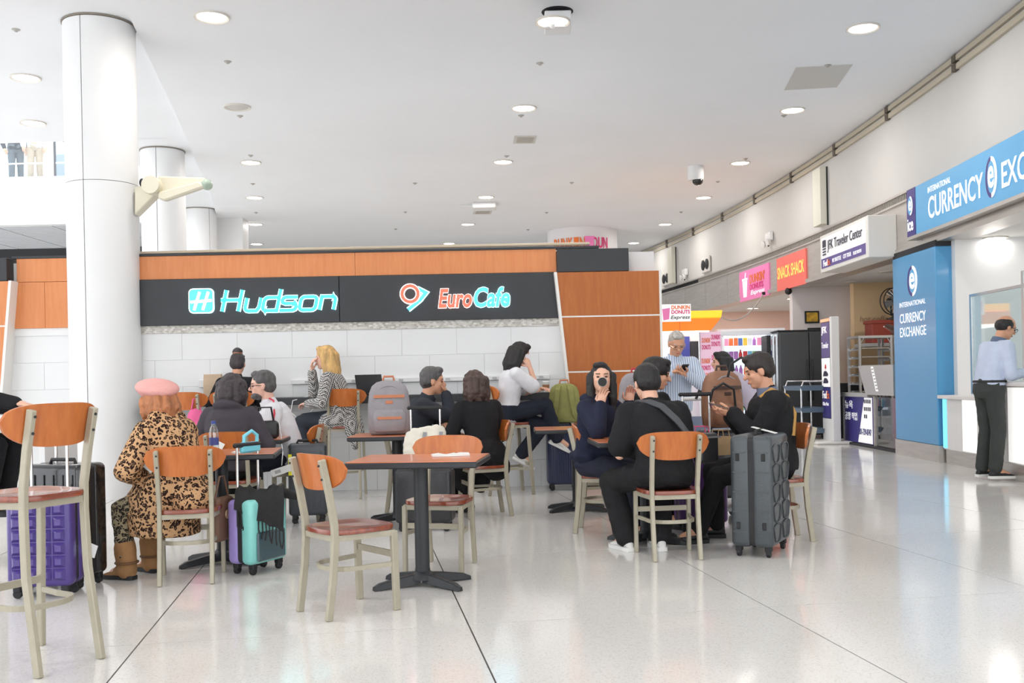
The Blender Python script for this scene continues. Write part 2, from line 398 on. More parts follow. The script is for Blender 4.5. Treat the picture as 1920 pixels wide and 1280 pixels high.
t = thing('security_camera', 'white security camera hanging from the ceiling near the right wall', 'camera', G(1304, 312, CR))
MB().lathe([(.15, 0), (.15, -.22), (.13, -.26), (.001, -.26)], n=20).build('housing', M_white, t, smooth=40)
MB().ell((.03, -.03, -.28), (.10, .10, .08)).build('dome', mat('dome_black', (.02, .02, .02), .1), t, smooth=180)
# =================================================================== RIGHT WALL
def tang(y):
    return Vector((-(y-15)/85.0, 1, 0)).normalized()
def wp(y, out=0.0, z=0.0):
    t = tang(y); n = Vector((-t.y, t.x, 0)); p = Vector((wallx(y), y, z)); return p+n*out
def wframe(y, z, out, L=1.4):           # plane on the wall seen from the hall: x runs towards the viewer along a chord of length L
    d = wp(y-L, out, z)-wp(y, out, z)
    return frame(wp(y, out+.004, z), d, Z)
def wstrip(mb, y0, y1, z0, z1, out0, out1, n=None):
    n = n or max(1, int((y1-y0)/1.0))
    ys = [y0+(y1-y0)*i/n for i in range(n+1)]
    mb.loft([[wp(y, out0, z0), wp(y, out1, z0), wp(y, out1, z1), wp(y, out0, z1)] for y in ys]); return mb
wr = wstrip(MB(), 1, 36, 3.74, CR, -.4, 0, 40).build('wall_right', mat('wall_paint_warm_grey', (.60, .585, .565), .6, var=.02, scale=1.2)); tag(wr, kind='structure')
wstrip(MB(), 1, 36, 2.94, 3.60, -.4, -.02, 40).build('fascia_core', mat('fascia_core', (.2, .19, .18), .5, .5), wr)
wstrip(MB(), 1, 36, 3.60, 3.74, -.4, -.06, 40).build('louvre_back', M_dark, wr)
fin = MB()
y = 6.0
while y < 26:
    M0 = wframe(y, 3.61, -.05); fin.M = M0; fin.box((-.012, 0, 0), (.012, .12, .045)); y += .055
tag(fin.build('louvre_fins', mat('louvre_fin', (.42, .39, .35), .45, .4), wr), kind='stuff')
wstrip(MB(), 1, 36, 3.715, 3.75, -.1, .012, 40).build('louvre_trim', M_metal, wr)
wstrip(MB(), 1, 36, 3.585, 3.615, -.1, .03, 40).build('louvre_sill', M_metal, wr)
wstrip(MB(), 1, 36, 2.88, 2.955, -.35, .03, 40).build('fascia_lip', M_metal, wr)
yy = 5.0; 
while yy < 32:
    wstrip(MB(), yy+.006, yy+1.694, 2.955, 3.585, -.02, .004, 2).build('fascia_panel', M_metal, wr); yy += 1.7
# cable trays under the ceiling on the wall, in lengths with clips
for k, (oz, oo) in enumerate(((CR-.06, .03), (CR-.17, .03))):
    tr = thing('cable_conduit', ('upper' if k == 0 else 'lower')+' beige cable conduit running along the top of the right wall', 'conduit', (0, 0, 0), 0, 'conduits on the right wall')
    y = 3.0
    while y < 33:
        wstrip(MB(), y+.01, y+2.3, oz-.035, oz+.03, .002, .045 if y < 20 else .03, 3).build('length', mat('conduit_beige', (.50, .44, .34), .5), tr)
        wstrip(MB(), y-.05, y+.06, oz-.045, oz+.04, .002, .055, 1).build('clip', mat('clip_brown', (.10, .08, .06), .6), tr); y += 2.32
# pilaster boxes and small fittings on the upper wall
for (px, py0, py1, lab) in ((1543, 318, 425, 'tall cream cover box on the right wall above the traveller sign'), (1222, 482, 530, 'far cream cover box on the right wall beside the cafe panel')):
    yb = 17.6 if px == 1543 else 28.0
    t = thing('cover_box', lab, 'box', wp(yb, .004, 3.8), 0)
    t.rotation_euler = (0, 0, math.atan2(tang(yb).y, tang(yb).x)-math.pi/2)
    MB().box((-.13, -.2, 0), (0, .2, 1.0)).build('body', mat('cream_paint', (.74, .72, .62), .5), t, bevel=.006)
    MB().box((-.022, -.215, -.02), (0, -.2, 1.0)).build('edge', M_dark, t)
def wall_fit(px, ysel, z, name, label, cat, fn):
    t = thing(name, label, cat, wp(ysel, .012, z)); t.rotation_euler = (0, 0, math.atan2(tang(ysel).y, tang(ysel).x)-math.pi/2); fn(t)
def speaker_fn(t):
    MB().box((-.05, -.32, -.2), (0, .32, .2)).build('plate', mat('speaker_plate', (.66, .64, .60), .5), t, bevel=.02)
    for s in (-1, 1):
        MB().lathe([(.13, 0), (.13, .02), (.02, .05), (.001, .05)], n=16).build('cone', M_rubber, t, smooth=40).matrix_local = Matrix.Translation((-.05, s*.15, 0)) @ Matrix.Rotation(-math.pi/2, 4, 'Y')
def emerg_fn(t):
    MB().box((-.09, -.15, -.1), (0, .15, .08)).build('case', M_white, t, bevel=.02)
    for s in (-1, 1):
        MB().lathe([(.03, 0), (.085, .07), (.08, .085), (.001, .09)], n=16).build('lamp_head', M_white, t, smooth=40).matrix_local = Matrix.Translation((-.06, s*.13, -.14)) @ Matrix.Rotation(-math.pi/2-.2, 4, 'Y')
    MB().ell((-.12, -.17, -.22), (.02, .02, .02)).build('indicator', M_rubber, t)
wall_fit(0, 25.2, 4.0, 'wall_speaker', 'twin black wall speaker on the right wall, nearer one', 'speaker', speaker_fn)
wall_fit(0, 28.6, 4.0, 'wall_speaker', 'twin black wall speaker on the right wall beside the cafe panel', 'speaker', speaker_fn)
wall_fit(0, 20.6, 4.05, 'emergency_light', 'white twin-head emergency light above the pink shop sign', 'emergency light', emerg_fn)
wall_fit(0, 26.9, 4.0, 'emergency_light', 'white twin-head emergency light between the two wall speakers', 'emergency light', emerg_fn)
# ------------------------------------------------------------------ shop shells behind the wall line
M_shopw = mat('shop_wall', (.76, .74, .72), .6, var=.02, scale=2)
tag(MB().prism([(wallx(y)+.35, y) for y in range(1, 33, 2)]+[(11, 31), (11, 1)], 2, 2.90, 3.0).build('ceiling_shops', mat('shop_ceiling', (.74, .73, .71), .7)), kind='structure')
tag(MB().box((10.6, 1, 0), (10.9, 33, 2.9)).build('wall_shops_back', M_shopw), kind='structure')
# alcove walls
tag(MB().box((5.75, 12.85, 0), (10.6, 13.0, 2.9)).build('wall_exchange_side', M_white), kind='structure')
tag(MB().box((8.3, 4, 0), (8.45, 12.85, 2.9)).build('wall_exchange_back', M_white), kind='structure')
tag(MB().box((5.75, 14.45, 0), (10.6, 14.6, 2.9)).build('wall_pillar_side', mat('cream_wall', (.72, .68, .60), .6)), kind='structure')
tag(MB().box((5.55, 19.6, 0), (6.75, 19.8, 2.9)).build('wall_partition', mat('pinkish_wall', (.80, .74, .73), .6)), kind='structure')
bw = MB().box((6.55, 19.0, 0), (10.6, 19.2, 2.9)).build('wall_beige', mat('beige_wall', srgb(236, 205, 160), .6)); tag(bw, kind='structure')
tm = MB(); text_mb(tm, 'cream & sugar', frame((6.80, 18.995, 1.98), (1, 0, 0), Z), width=.85, shear=.15)
tm.build('lettering', mat('brown_ink', (.12, .06, .03), .6), bw)
tm = MB(); text_mb(tm, 'hot coffee', frame((6.66, 18.995, 2.16), (1, 0, 0), Z), width=.6, shear=.1); tm.build('lettering', mat('tan_ink', (.45, .3, .18), .6), bw)
tag(MB().box((5.2, 27.0, 0), (10.6, 27.2, 2.9)).build('wall_far_shop', mat('peach_wall', srgb(242, 205, 190), .6)), kind='structure')
# lit recessed lights in the shop soffits
M_tray = glow('shop_lens', (1, .97, .92), 7.0, (.9, .9, .9))
for k, (px, py) in enumerate([(1865, 445), (1558, 542), (1503, 553), (1600, 528), (1668, 508)]):
    p = G(px, py, 2.9); lit = k < 3
    t = thing('soffit_light', ['round light in the soffit above the currency counter', 'round light in the soffit under the traveller sign', 'round light in the soffit under the orange shop sign', 'dim square fitting in the soffit left of the blue pillar', 'dim small fitting in the soffit beside the blue pillar'][k], 'ceiling light', p)
    MB().lathe([(.13, 0), (.16, 0), (.16, -.02), (.13, -.012)], n=24).build('trim_ring', M_ring, t, smooth=40)
    MB().lathe([(.135, -.002), (.13, -.012), (.001, -.016)], n=24).build('lens', M_tray if lit else mat('dim_lens', (.55, .53, .5), .4), t, smooth=60)
    if lit: lamp(t, 4)
for x, y in ((6.6, 16.5), (6.4, 22.5), (6.2, 25.5), (7.4, 11.5), (7.2, 9)):
    t = thing('soffit_light', 'round light in the shop soffit out of direct view', 'ceiling light', (x, y, 2.9), 0, 'hidden soffit lights'); add('trim_ring', ring_me, t); add('lens', lens_me, t); lamp(t, 12)
# =================================================================== SIGNS ON THE FASCIA
def oval(mb, M, w, h, n=28, t=.004):
    old = mb.M; mb.M = M
    mb.prism([(w/2*math.cos(2*math.pi*i/n), h/2*math.sin(2*math.pi*i/n)) for i in range(n)], 2, 0, t); mb.M = old
def halfoval(mb, M, w, h, side, n=20, t=.005):
    old = mb.M; mb.M = M
    a0 = math.pi/2 if side < 0 else -math.pi/2
    mb.prism([(w/2*math.cos(a0+math.pi*i/n), h/2*math.sin(a0+math.pi*i/n)) for i in range(n+1)], 2, 0, t); mb.M = old
def elogo(parent, M, w, h, purple, white):
    b = MB(); halfoval(b, M, w, h, -1); b.build('emblem_dark_half', purple, parent)
    b = MB(); halfoval(b, M, w, h, 1); b.build('emblem_light_half', white, parent)
    b = MB(); oval(b, M @ Matrix.Translation((0, 0, .005)), w*.62, h*.78, t=.002); b.build('emblem_field', MATS['sign_blue'], parent)
    b = MB(); text_mb(b, 'e', M @ Matrix.Translation((-w*.25, -h*.27, .007)), height=h*.54, width=w*.52, bold=.02); b.build('emblem_letter', white, parent)
M_sblue = mat('sign_blue', srgb(92, 168, 216), .3, emit=srgb(92, 168, 216), estr=.08)
M_spurp = mat('sign_indigo', srgb(62, 50, 130), .35)
M_swhite = mat('sign_white', (.9, .9, .9), .4, emit=(1, 1, 1), estr=.25)
t = thing('shop_sign', 'long light blue fascia sign with white lettering above the currency counter', 'sign')
wstrip(MB(), 7.0, 13.36, 3.03, 3.67, 0, .14, 6).build('panel', M_sblue, t)
wstrip(MB(), 13.365, 13.66, 3.03, 3.67, 0, .145, 1).build('end_panel', M_spurp, t)
wstrip(MB(), 7.0, 13.66, 2.985, 3.028, 0, .15, 6).build('frame', M_metal, t)
b = MB(); text_mb(b, 'CURRENCY', wframe(12.92, 3.16, .142), height=.285, width=1.62, bold=.012); b.build('lettering', M_swhite, t)
b = MB(); text_mb(b, 'INTERNATIONAL', wframe(12.92, 3.50, .142), height=.075, width=.72); b.build('small_lettering', M_swhite, t)
elogo(t, wframe(11.08, 3.34, .142), .30, .46, M_spurp, M_swhite)
b = MB(); text_mb(b, 'EXCHANGE', wframe(10.82, 3.16, .142), height=.285, width=1.7, bold=.012); b.build('lettering', M_swhite, t)
elogo(t, wframe(13.515, 3.44, .148), .17, .26, M_sblue, M_swhite)
b = MB(); text_mb(b, 'ice', wframe(13.62, 3.10, .148), height=.17, width=.2, bold=.02); b.build('lettering', M_swhite, t)
# traveller centre box sign
t = thing('box_sign', 'white projecting box sign with dark lettering and a purple stripe', 'sign')
SF = .42
def wquad(mb, y0, y1, z0, z1, o, th=.004): wstrip(mb, y1, y0, z0, z1, o, o+th, 2) if y1 < y0 else wstrip(mb, y0, y1, z0, z1, o, o+th, 2)
bm_ = MB(); bm_.loft([[wp(yv, 0, 2.86), wp(yv, SF, 2.86), wp(yv, SF, 3.47), wp(yv, 0, 3.47)] for yv in (14.42, 15.5, 16.62)])
bm_.build('case', M_trim, t, bevel=.01)
wstrip(MB(), 14.50, 16.54, 2.92, 3.42, SF, SF+.006, 2).build('face', mat('sign_face', (.88, .87, .88), .4, emit=(1, 1, 1), estr=.12), t)
wstrip(MB(), 14.50, 16.54, 2.92, 3.08, SF+.006, SF+.010, 2).build('stripe', mat('stripe_purple', srgb(98, 82, 150), .4), t)
M_ink = mat('dark_ink', srgb(52, 50, 70), .5)
b = MB(); text_mb(b, 'JFK Traveler Center', wframe(16.22, 3.15, SF+.007), height=.20, width=1.58); b.build('lettering', M_ink, t)
b = MB(); b.M = wframe(16.44, 3.13, SF+.007)
for zz in (0, .045, .09): b.box((-.02, zz, 0), (.14, zz+.022, .004))
b.prism([(-.02, .13), (.14, .13), (.14, .24), (.06, .25), (-.02, .24)], 2, 0, .004); b.M = Matrix(); b.build('emblem', M_ink, t)
b = MB(); text_mb(b, 'Fed', wframe(16.42, 2.945, SF+.011), height=.10, width=.20, bold=.02); b.build('stripe_lettering', M_swhite, t)
for tx, yv, hh, ww in (('NY SHUTTLE', 15.98, .065, .42), ('CITY TOUR', 15.47, .065, .36), ('TICKET BOOTH', 15.02, .05, .36)):
    b = MB(); text_mb(b, tx, wframe(yv, 2.965, SF+.011), height=hh, width=ww); b.build('stripe_lettering', M_swhite, t)
b = MB(); text_mb(b, 'Ex', wframe(16.21, 2.945, SF+.011), height=.10, width=.13, bold=.02); b.build('stripe_lettering', mat('orange_ink', srgb(240, 110, 60), .4), t)
# orange snack sign and pink doughnut sign
t = thing('shop_sign', 'coral sign with yellow lettering on the steel fascia', 'sign')
wstrip(MB(), 18.55, 20.25, 2.87, 3.53, 0, .03, 1).build('panel', mat('coral', srgb(240, 112, 100), .4, emit=srgb(240, 112, 100), estr=.05), t)
b = MB(); text_mb(b, 'SNACK SHACK', wframe(20.18, 3.10, .032), height=.24, width=1.55, bold=.01); b.build('lettering', mat('yellow_ink', srgb(250, 214, 110), .4, emit=srgb(250, 214, 110), estr=.3), t)
M_pink = mat('sign_pink', srgb(238, 128, 186), .4, emit=srgb(240, 130, 190), estr=.06)
M_pinkd = mat('ink_magenta', srgb(222, 40, 120), .4); M_dorange = mat('ink_orange', srgb(240, 120, 40), .4)
t = thing('shop_sign', 'pink sign with a cup emblem and orange lettering on the steel fascia', 'sign')
wstrip(MB(), 20.75, 22.75, 2.85, 3.52, 0, .03, 1).build('panel', M_pink, t)
b = MB(); text_mb(b, "DUNKIN'", wframe(22.0, 3.20, .032), height=.2, width=1.0, bold=.02); b.build('lettering', M_dorange, t)
b = MB(); text_mb(b, 'DONUTS', wframe(22.0, 3.06, .032), height=.12, width=.9, bold=.02); b.build('lettering', M_pinkd, t)
b = MB(); text_mb(b, 'Express', wframe(21.95, 2.92, .032), height=.12, width=.95, shear=.3, bold=.01); b.build('lettering', M_swhite, t)
b = MB(); b.M = wframe(22.5, 2.93, .032); b.prism([(.06, 0), (.28, 0), (.34, .36), (0, .36)], 2, 0, .004); b.box((-.02, .37, 0), (.36, .42, .005)); b.tube([(.2, .42, .003), (.24, .54, .003)], .012, 6); b.M = Matrix(); b.build('cup_emblem', M_swhite, t)
# =================================================================== BLUE PILLAR
t = thing('sign_pillar', 'tall light blue pillar with a white emblem and lettering', 'pillar')
M_pil = mat('pillar_blue', srgb(82, 156, 206), .25, coat=.15)
wstrip(MB(), 12.96, 14.46, .22, 2.82, -.35, .06, 1).build('body', M_pil, t, bevel=.01)
wstrip(MB(), 12.96, 14.46, 2.82, 2.90, -.35, .05, 1).build('top_gap', M_dark, t)
wstrip(MB(), 12.94, 14.48, 0, .22, -.35, .065, 1).build('plinth', M_metal, t)
elogo(t, wframe(13.72, 2.44, .062), .36, .42, M_spurp, M_swhite)
for tx, zz, hh, bo in (('INTERNATIONAL', 2.10, .07, 0), ('CURRENCY', 1.875, .135, .006), ('EXCHANGE', 1.68, .135, .006)):
    b = MB(); text_mb(b, tx, wframe(14.20, zz, .062, .9), height=hh, width=.92, bold=bo); b.build('lettering', M_swhite, t)
# =================================================================== CURRENCY COUNTER
t = thing('service_counter', 'white lit counter of the currency booth with steel kick plate', 'counter')
M_cw = mat('counter_white', (.80, .79, .78), .35)
M_clit = glow('counter_strip', (1, .98, .94), .45, (.9, .9, .9))
def cseg(y0, y1, zt, out, parent):
    wstrip(MB(), y0, y1, .18, zt-.045, -.35, out, 3).build('front_panel', M_cw, parent, bevel=.008)
    wstrip(MB(), y0-.03, y1+.03, zt-.045, zt, -.5, out+.06, 3).build('ledge', mat('counter_top', (.78, .74, .72), .3), parent, bevel=.006)
    wstrip(MB(), y0, y1, 0, .18, -.35, out-.03, 3).build('kick_plate', M_metal, parent)
cseg(11.35, 12.9, .88, .02, t); cseg(8.0, 11.3, 1.06, .16, t)
wstrip(MB(), 12.78, 12.9, .2, .83, .02, .026, 1).build('light_strip', glow('cyan_strip', srgb(120, 215, 250), .6), t)
wstrip(MB(), 11.9, 12.3, .2, .83, .02, .026, 1).build('light_strip', M_clit, t)
wstrip(MB(), 10.35, 10.75, .2, 1.0, .16, .166, 1).build('light_strip', M_clit, t)
t = thing('booth_glass', 'clear glass screen above the currency counter', 'glass screen')
wstrip(MB(), 11.2, 12.55, .89, 2.12, -.24, -.228, 2).build('pane', glass('booth_pane', (.86, .93, .94), .3), t)
wstrip(MB(), 8.0, 11.18, 1.07, 2.30, -.24, -.228, 2).build('pane', MATS['booth_pane'], t)
wstrip(MB(), 11.16, 11.22, .89, 2.3, -.25, -.215, 1).build('post', M_chrome, t)
wstrip(MB(), 12.55, 12.60, .89, 2.15, -.25, -.215, 1).build('post', M_chrome, t)
wstrip(MB(), 8.0, 12.6, 2.12, 2.15, -.25, -.215, 4).build('top_rail', M_chrome, t)
t = thing('booth_monitor', 'screen and dark speaker stand on the currency counter behind the man', 'monitor', wp(10.05, -.02, 1.06))
MB().box((-.08, -.1, 0), (.08, .1, .015)).build('base', M_black, t); MB().tube([(0, 0, .01), (0, .02, .2), (-.03, .02, .34)], .014, 6).build('stand', M_chrome, t)
MB().box((-.05, -.14, .2), (-.02, .18, .46)).build('screen', M_black, t, bevel=.006)
for k, (yv, zz, w, h, c) in enumerate([(9.9, 1.5, .5, .35, (.5, .62, .7)), (11.4, 1.55, .45, .6, (.62, .66, .72)), (12.1, 1.6, .4, .5, (.7, .66, .72))]):
    tag(MB().box((8.27, yv-w/2, zz), (8.3, yv+w/2, zz+h)).build('wall_poster', mat('poster_tint_%d' % k, c, .5, var=.3, scale=7)), ['pale blue', 'grey blue', 'lilac'][k]+' notice on the back wall inside the currency booth', 'poster')
# =================================================================== CAFE KIOSK WALL
K = tag(empty('cafe_kiosk', (0, 11.12, 0), math.radians(1.0)), 'orange and white cafe wall with a black sign band and tilted end panels', 'kiosk')
MB().box((-7.2, .018, 0), (1.62, 3.2, 2.60)).build('core', mat('kiosk_core', (.74, .74, .74), .6), K)
M_tile = mat('white_tile', (.765, .77, .77), .25, var=.02, scale=1.2)
tile = MB().box((-.3037, 0, -.1482), (.3037, .05, .1482)).mesh('wall_tile', M_tile, bevel=.0015)
for r in range(6):
    for c in range(-9, 2):
        add('wall_tile', tile, K, (c*.61+(.305 if r % 2 else 0), .012+random.random()*.002, .149+r*.2985))
def mosaic():
    m = mat('glass_mosaic', (.6, .58, .53), .25); nt = m.node_tree; b = nt.nodes['Principled BSDF']
    mp = [n for n in nt.nodes if n.type == 'MAPPING'][0]; mp.inputs['Rotation'].default_value = (math.pi/2, 0, 0)
    br = nt.nodes.new('ShaderNodeTexBrick'); br.inputs['Scale'].default_value = 9; br.inputs['Brick Width'].default_value = .3; br.inputs['Row Height'].default_value = .18
    br.inputs['Color1'].default_value = (.74, .72, .66, 1); br.inputs['Color2'].default_value = (.40, .37, .32, 1); br.inputs['Mortar'].default_value = (.55, .53, .5, 1); br.inputs['Mortar Size'].default_value = .008
    nt.links.new(mp.outputs[0], br.inputs['Vector']); nt.links.new(br.outputs[0], b.inputs['Base Color']); return m
MB().box((-4.2, .0, 1.79), (.56, .05, 1.875)).build('mosaic_strip', mosaic(), K)
MB().box((-5.6, .0, 1.79), (-4.2, .05, 1.875)).build('mosaic_strip', M_tile, K)
MB().box((-4.2, -.045, 1.875), (-1.9, .05, 2.385)).build('sign_band', M_black, K, bevel=.003)
MB().box((-1.895, -.045, 1.875), (.56, .05, 2.385)).build('sign_band', M_black, K, bevel=.003)
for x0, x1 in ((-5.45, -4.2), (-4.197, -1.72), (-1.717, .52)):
    MB().box((x0, -.02, 2.388), (x1, .06, 2.645)).build('wood_panel', M_orange_flare, K, bevel=.002)
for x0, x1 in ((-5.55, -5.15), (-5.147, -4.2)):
    MB().box((x0, -.02, 1.875), (x1, .06, 2.384)).build('wood_panel', M_orange_flare, K, bevel=.002)
MB().box((-5.5, -.03, 2.646), (1.0, .1, 2.672)).build('top_rail', M_black, K)
MB().tube([(-4.1, .03, 2.69), (-2.5, .0, 2.695), (-1, .02, 2.70), (.9, .01, 2.70)], .018, 6).build('top_conduit', mat('conduit_tan', (.55, .45, .33), .5), K)
# right end: slanted orange panels with white joints
def slant(x_top, z_top, x_bot, z):
    return x_top+(x_bot-x_top)*(z_top-z)/z_top
def endpanel(z0, z1, name='wood_panel', m=None):
    f = lambda z: slant(.515, 2.37, .735, z)
    MB().prism([(f(z0), z0), (1.64, z0), (1.64, z1), (f(z1), z1)], 1, -.17, .06).build(name, m or M_orange2, K, bevel=.002)
endpanel(1.885, 2.365); endpanel(1.275, 1.868); endpanel(.66, 1.258); endpanel(0.02, .645)
for z0, z1 in ((1.868, 1.885), (1.258, 1.275), (.645, .66)): endpanel(z0, z1, 'joint_strip', M_trim)
f = lambda z: slant(.515, 2.37, .735, z)
MB().prism([(f(0)-.03, 0), (f(0), 0), (f(2.37), 2.37), (f(2.37)-.03, 2.37)], 1, -.18, .06).build('edge_strip', M_trim, K)
MB().box((1.64, -.18, 0), (1.665, .3, 2.37)).build('edge_strip', M_trim, K)
MB().box((.525, -.14, 2.372), (1.315, .5, 2.625)).build('black_box', M_black, K, bevel=.004)
# left end mirrored
g = lambda z: -5.465+(-5.70+5.465)*(2.39-z)/2.39
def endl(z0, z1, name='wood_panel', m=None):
    MB().prism([(-7.2, z0), (g(z0), z0), (g(z1), z1), (-7.2, z1)], 1, -.17, .06).build(name, m or M_orange_flare, K, bevel=.002)
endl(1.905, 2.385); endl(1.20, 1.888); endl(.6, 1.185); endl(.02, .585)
for z0, z1 in ((1.888, 1.905), (1.185, 1.2), (.585, .6)): endl(z0, z1, 'joint_strip', M_trim)
MB().prism([(g(0), 0), (g(0)+.03, 0), (g(2.39)+.03, 2.39), (g(2.39), 2.39)], 1, -.18, .06).build('edge_strip', M_trim, K)
MB().box((-6.6, -.14, 2.39), (-5.5, .5, 2.645)).build('black_box', M_black, K, bevel=.004)
# bar counter with brackets and the wall raceway
bc = tag(empty('bar_counter', (0, 11.12, 0), math.radians(1.0)), 'long narrow black bar counter fixed to the white tiled wall', 'counter')
MB().box((-4.0, -.36, .975), (.60, .0, 1.055)).build('top', M_black, bc, bevel=.006)
for x in (-3.9, -3.0, -1.15, -.2, .45):
    MB().box((x-.05, -.30, .80), (x+.05, -.02, 1.005)).build('bracket', M_black, bc)
rc = tag(empty('power_raceway', (0, 11.12, 0), math.radians(1.0)), 'white power raceway running along the tiled wall above the bar', 'raceway')
MB().box((-3.35, -.02, 1.20), (-2.72, .01, 1.225)).build('pipe', M_white, rc); MB().box((-3.47, -.04, 1.18), (-3.35, .01, 1.27)).build('outlet_box', M_white, rc, bevel=.006)
MB().box((-2.45, -.03, 1.195), (.42, .01, 1.245)).build('channel', M_white, rc, bevel=.004)
for i in range(11): MB().box((-2.3+i*.26, -.036, 1.208), (-2.25+i*.26, -.03, 1.232)).build('socket', mat('socket_grey', (.5, .5, .5), .5), rc)
# ------------------------------------------------------------------ lit signs on the band
def stroke(mb, pts, w, M, d0=0.0, d1=.03, closed=False):
    """a lettering stroke of constant width with mitred corners"""
    pts = [Vector((p[0], p[1], 0)) for p in pts]; n = len(pts); L = []; R = []
    for i in range(n):
        a = pts[i]-pts[i-1] if (i > 0 or closed) else pts[1]-pts[0]
        b = pts[(i+1) % n]-pts[i] if (i < n-1 or closed) else a
        a = a.normalized(); b = b.normalized(); t = (a+b)
        t = t.normalized() if t.length > 1e-4 else a
        nn = Vector((-t.y, t.x, 0)); k = w/2/max(.45, nn.dot(Vector((-a.y, a.x, 0))))
        L.append(pts[i]+nn*k); R.append(pts[i]-nn*k)
    old = mb.M; mb.M = M
    rings = [[(L[i].x, L[i].y, d0), (R[i].x, R[i].y, d0), (R[i].x, R[i].y, d1), (L[i].x, L[i].y, d1)] for i in range(n)]
    mb.loft(rings, cap=not closed, close=closed); mb.M = old
def rbox(x0, y0, x1, y1, r, sh=0.0, n=4):
    out = []
    for cx, cy, a in ((x1-r, y1-r, 0), (x0+r, y1-r, 90), (x0+r, y0+r, 180), (x1-r, y0+r, 270)):
        for i in range(n+1):
            t = math.radians(a+90*i/n); out.append((cx+r*math.cos(t), cy+r*math.sin(t)))
    return [(x+y*sh, y) for x, y in out]
def kframe(x, z, d=-.047): return K_M @ frame((x, d, z), (1, 0, 0), Z)
K_M = Matrix.Translation((0, 11.12, 0)) @ Matrix.Rotation(math.radians(1.0), 4, 'Z')
M_teal = glow('neon_teal', srgb(60, 190, 192), .75, srgb(70, 200, 200)); M_halo = glow('neon_edge', (.55, .95, 1.0), 1.9, (.9, .95, 1))
M_cyan = glow('neon_blue', srgb(70, 190, 225), 1.0, srgb(70, 190, 225))
M_red = glow('neon_red', srgb(232, 88, 66), .95, srgb(230, 90, 70)); M_haloR = glow('neon_edge_pink', (1, .72, .68), 1.8, (1, .9, .9))
s1 = thing('lit_sign', 'glowing turquoise word sign with a square emblem on the black band', 'sign')
hx = -3.55; M0 = kframe(hx, 2.0)
b = MB(); b.M = M0; b.prism(rbox(0, 0, .275, .275, .05), 2, 0, .03); b.M = Matrix(); b.build('emblem_edge', M_halo, s1)
b = MB(); b.M = M0; b.prism(rbox(.010, .010, .265, .265, .045), 2, 0, .034); b.M = Matrix(); b.build('emblem_field', M_cyan, s1)
b = MB()
for p in ([(.06, .035), (.125, .235)], [(.155, .035), (.22, .235)], [(.02, .125), (.255, .14)]): stroke(b, p, .030, M0, .03, .038)
b.build('emblem_mark', glow('neon_white', (1, 1, 1), 1.6), s1)
sh = .22
def sk(pts): return [(x+y*sh, y) for x, y in pts]
M1 = kframe(hx+.335, 2.015)
def arc(cx, cy, r, a0, a1, n=4): return [(cx+r*math.cos(math.radians(a0+(a1-a0)*i/n)), cy+r*math.sin(math.radians(a0+(a1-a0)*i/n))) for i in range(n+1)]
letters = [
 ([(.03, 0), (.03, .235)], 0), ([(.205, 0), (.205, .235)], 0), ([(-.01, .125), (.205, .125)], 0),
 ([(.275, .145)]+arc(.315, .04, .04, 180, 270)+[(.405, 0)]+[(.43, .04), (.43, .145)], 0),
 ([(.63, .235), (.63, 0)]+[(.51, 0)]+arc(.51, .04, .04, 270, 180)+arc(.51, .105, .04, 180, 90)+[(.63, .145)], 0),
 ([(.83, .145), (.72, .145)]+arc(.705, .11, .035, 90, 270)+[(.80, .075)]+arc(.80, .0375, .0375, 90, -90)+[(.66, 0)], 0),
 (rbox(.875, 0, 1.05, .145, .04), 1),
 ([(1.10, 0), (1.10, .145), (1.215, .145)]+arc(1.215, .105, .04, 90, 0)+[(1.255, 0)], 0)]
for wd, d1, mm, nm in ((.047, .025, M_halo, 'letter_edge'), (.037, .030, M_teal, 'letter')):
    for pts, cl_ in letters:
        b = MB(); stroke(b, sk(pts), wd, M1, 0, d1, bool(cl_)); b.build(nm, mm, s1)
# second sign: ring with an arrow and two words
s2 = thing('lit_sign', 'glowing red and blue two word sign with a ring and arrow emblem', 'sign')
def ringm(mb, cx, cy, r0, r1, M, t0, t1, n=32):
    old = mb.M; mb.M = M
    mb.loft([[(cx+r*math.cos(2*math.pi*i/n), cy+r*math.sin(2*math.pi*i/n), z) for i in range(n)] for r, z in ((r0, t0), (r1, t0), (r1, t1), (r0, t1))], close=True); mb.M = old
M2 = kframe(-1.22, 2.015)
b = MB(); ringm(b, .11, .155, .062, .115, M2, 0, .03); b.build('ring_edge', M_haloR, s2)
b = MB(); ringm(b, .11, .155, .071, .106, M2, 0, .035); b.build('ring', M_red, s2)
for wd, d1, mm, nm in ((.056, .025, M_halo, 'arrow_edge'), (.038, .030, M_cyan, 'arrow')):
    b = MB(); stroke(b, [(.19, .215), (.285, .165), (.22, .085), (.085, -.02)], wd, M2, 0, d1); b.build(nm, mm, s2)
M3 = kframe(-.80, 2.005)
for bold, d1, ma, mb_, nm in ((.030, .025, M_haloR, M_halo, 'word_edge'), (-.002, .032, M_red, M_cyan, 'word')):
    g_ = .005 if bold > .01 else 0
    b = MB(); text_mb(b, 'Euro', M3 @ Matrix.Translation((-g_, -g_, 0)), height=.215+2*g_, width=.375+2*g_, shear=.2, bold=.045 if bold > .01 else .032, depth=d1); b.build(nm, ma, s2)
    b = MB(); text_mb(b, 'Cafe', M3 @ Matrix.Translation((.395-g_, -g_, 0)), height=.225+2*g_, width=.40+2*g_, shear=.2, bold=.045 if bold > .01 else .032, depth=d1); b.build(nm, mb_, s2)
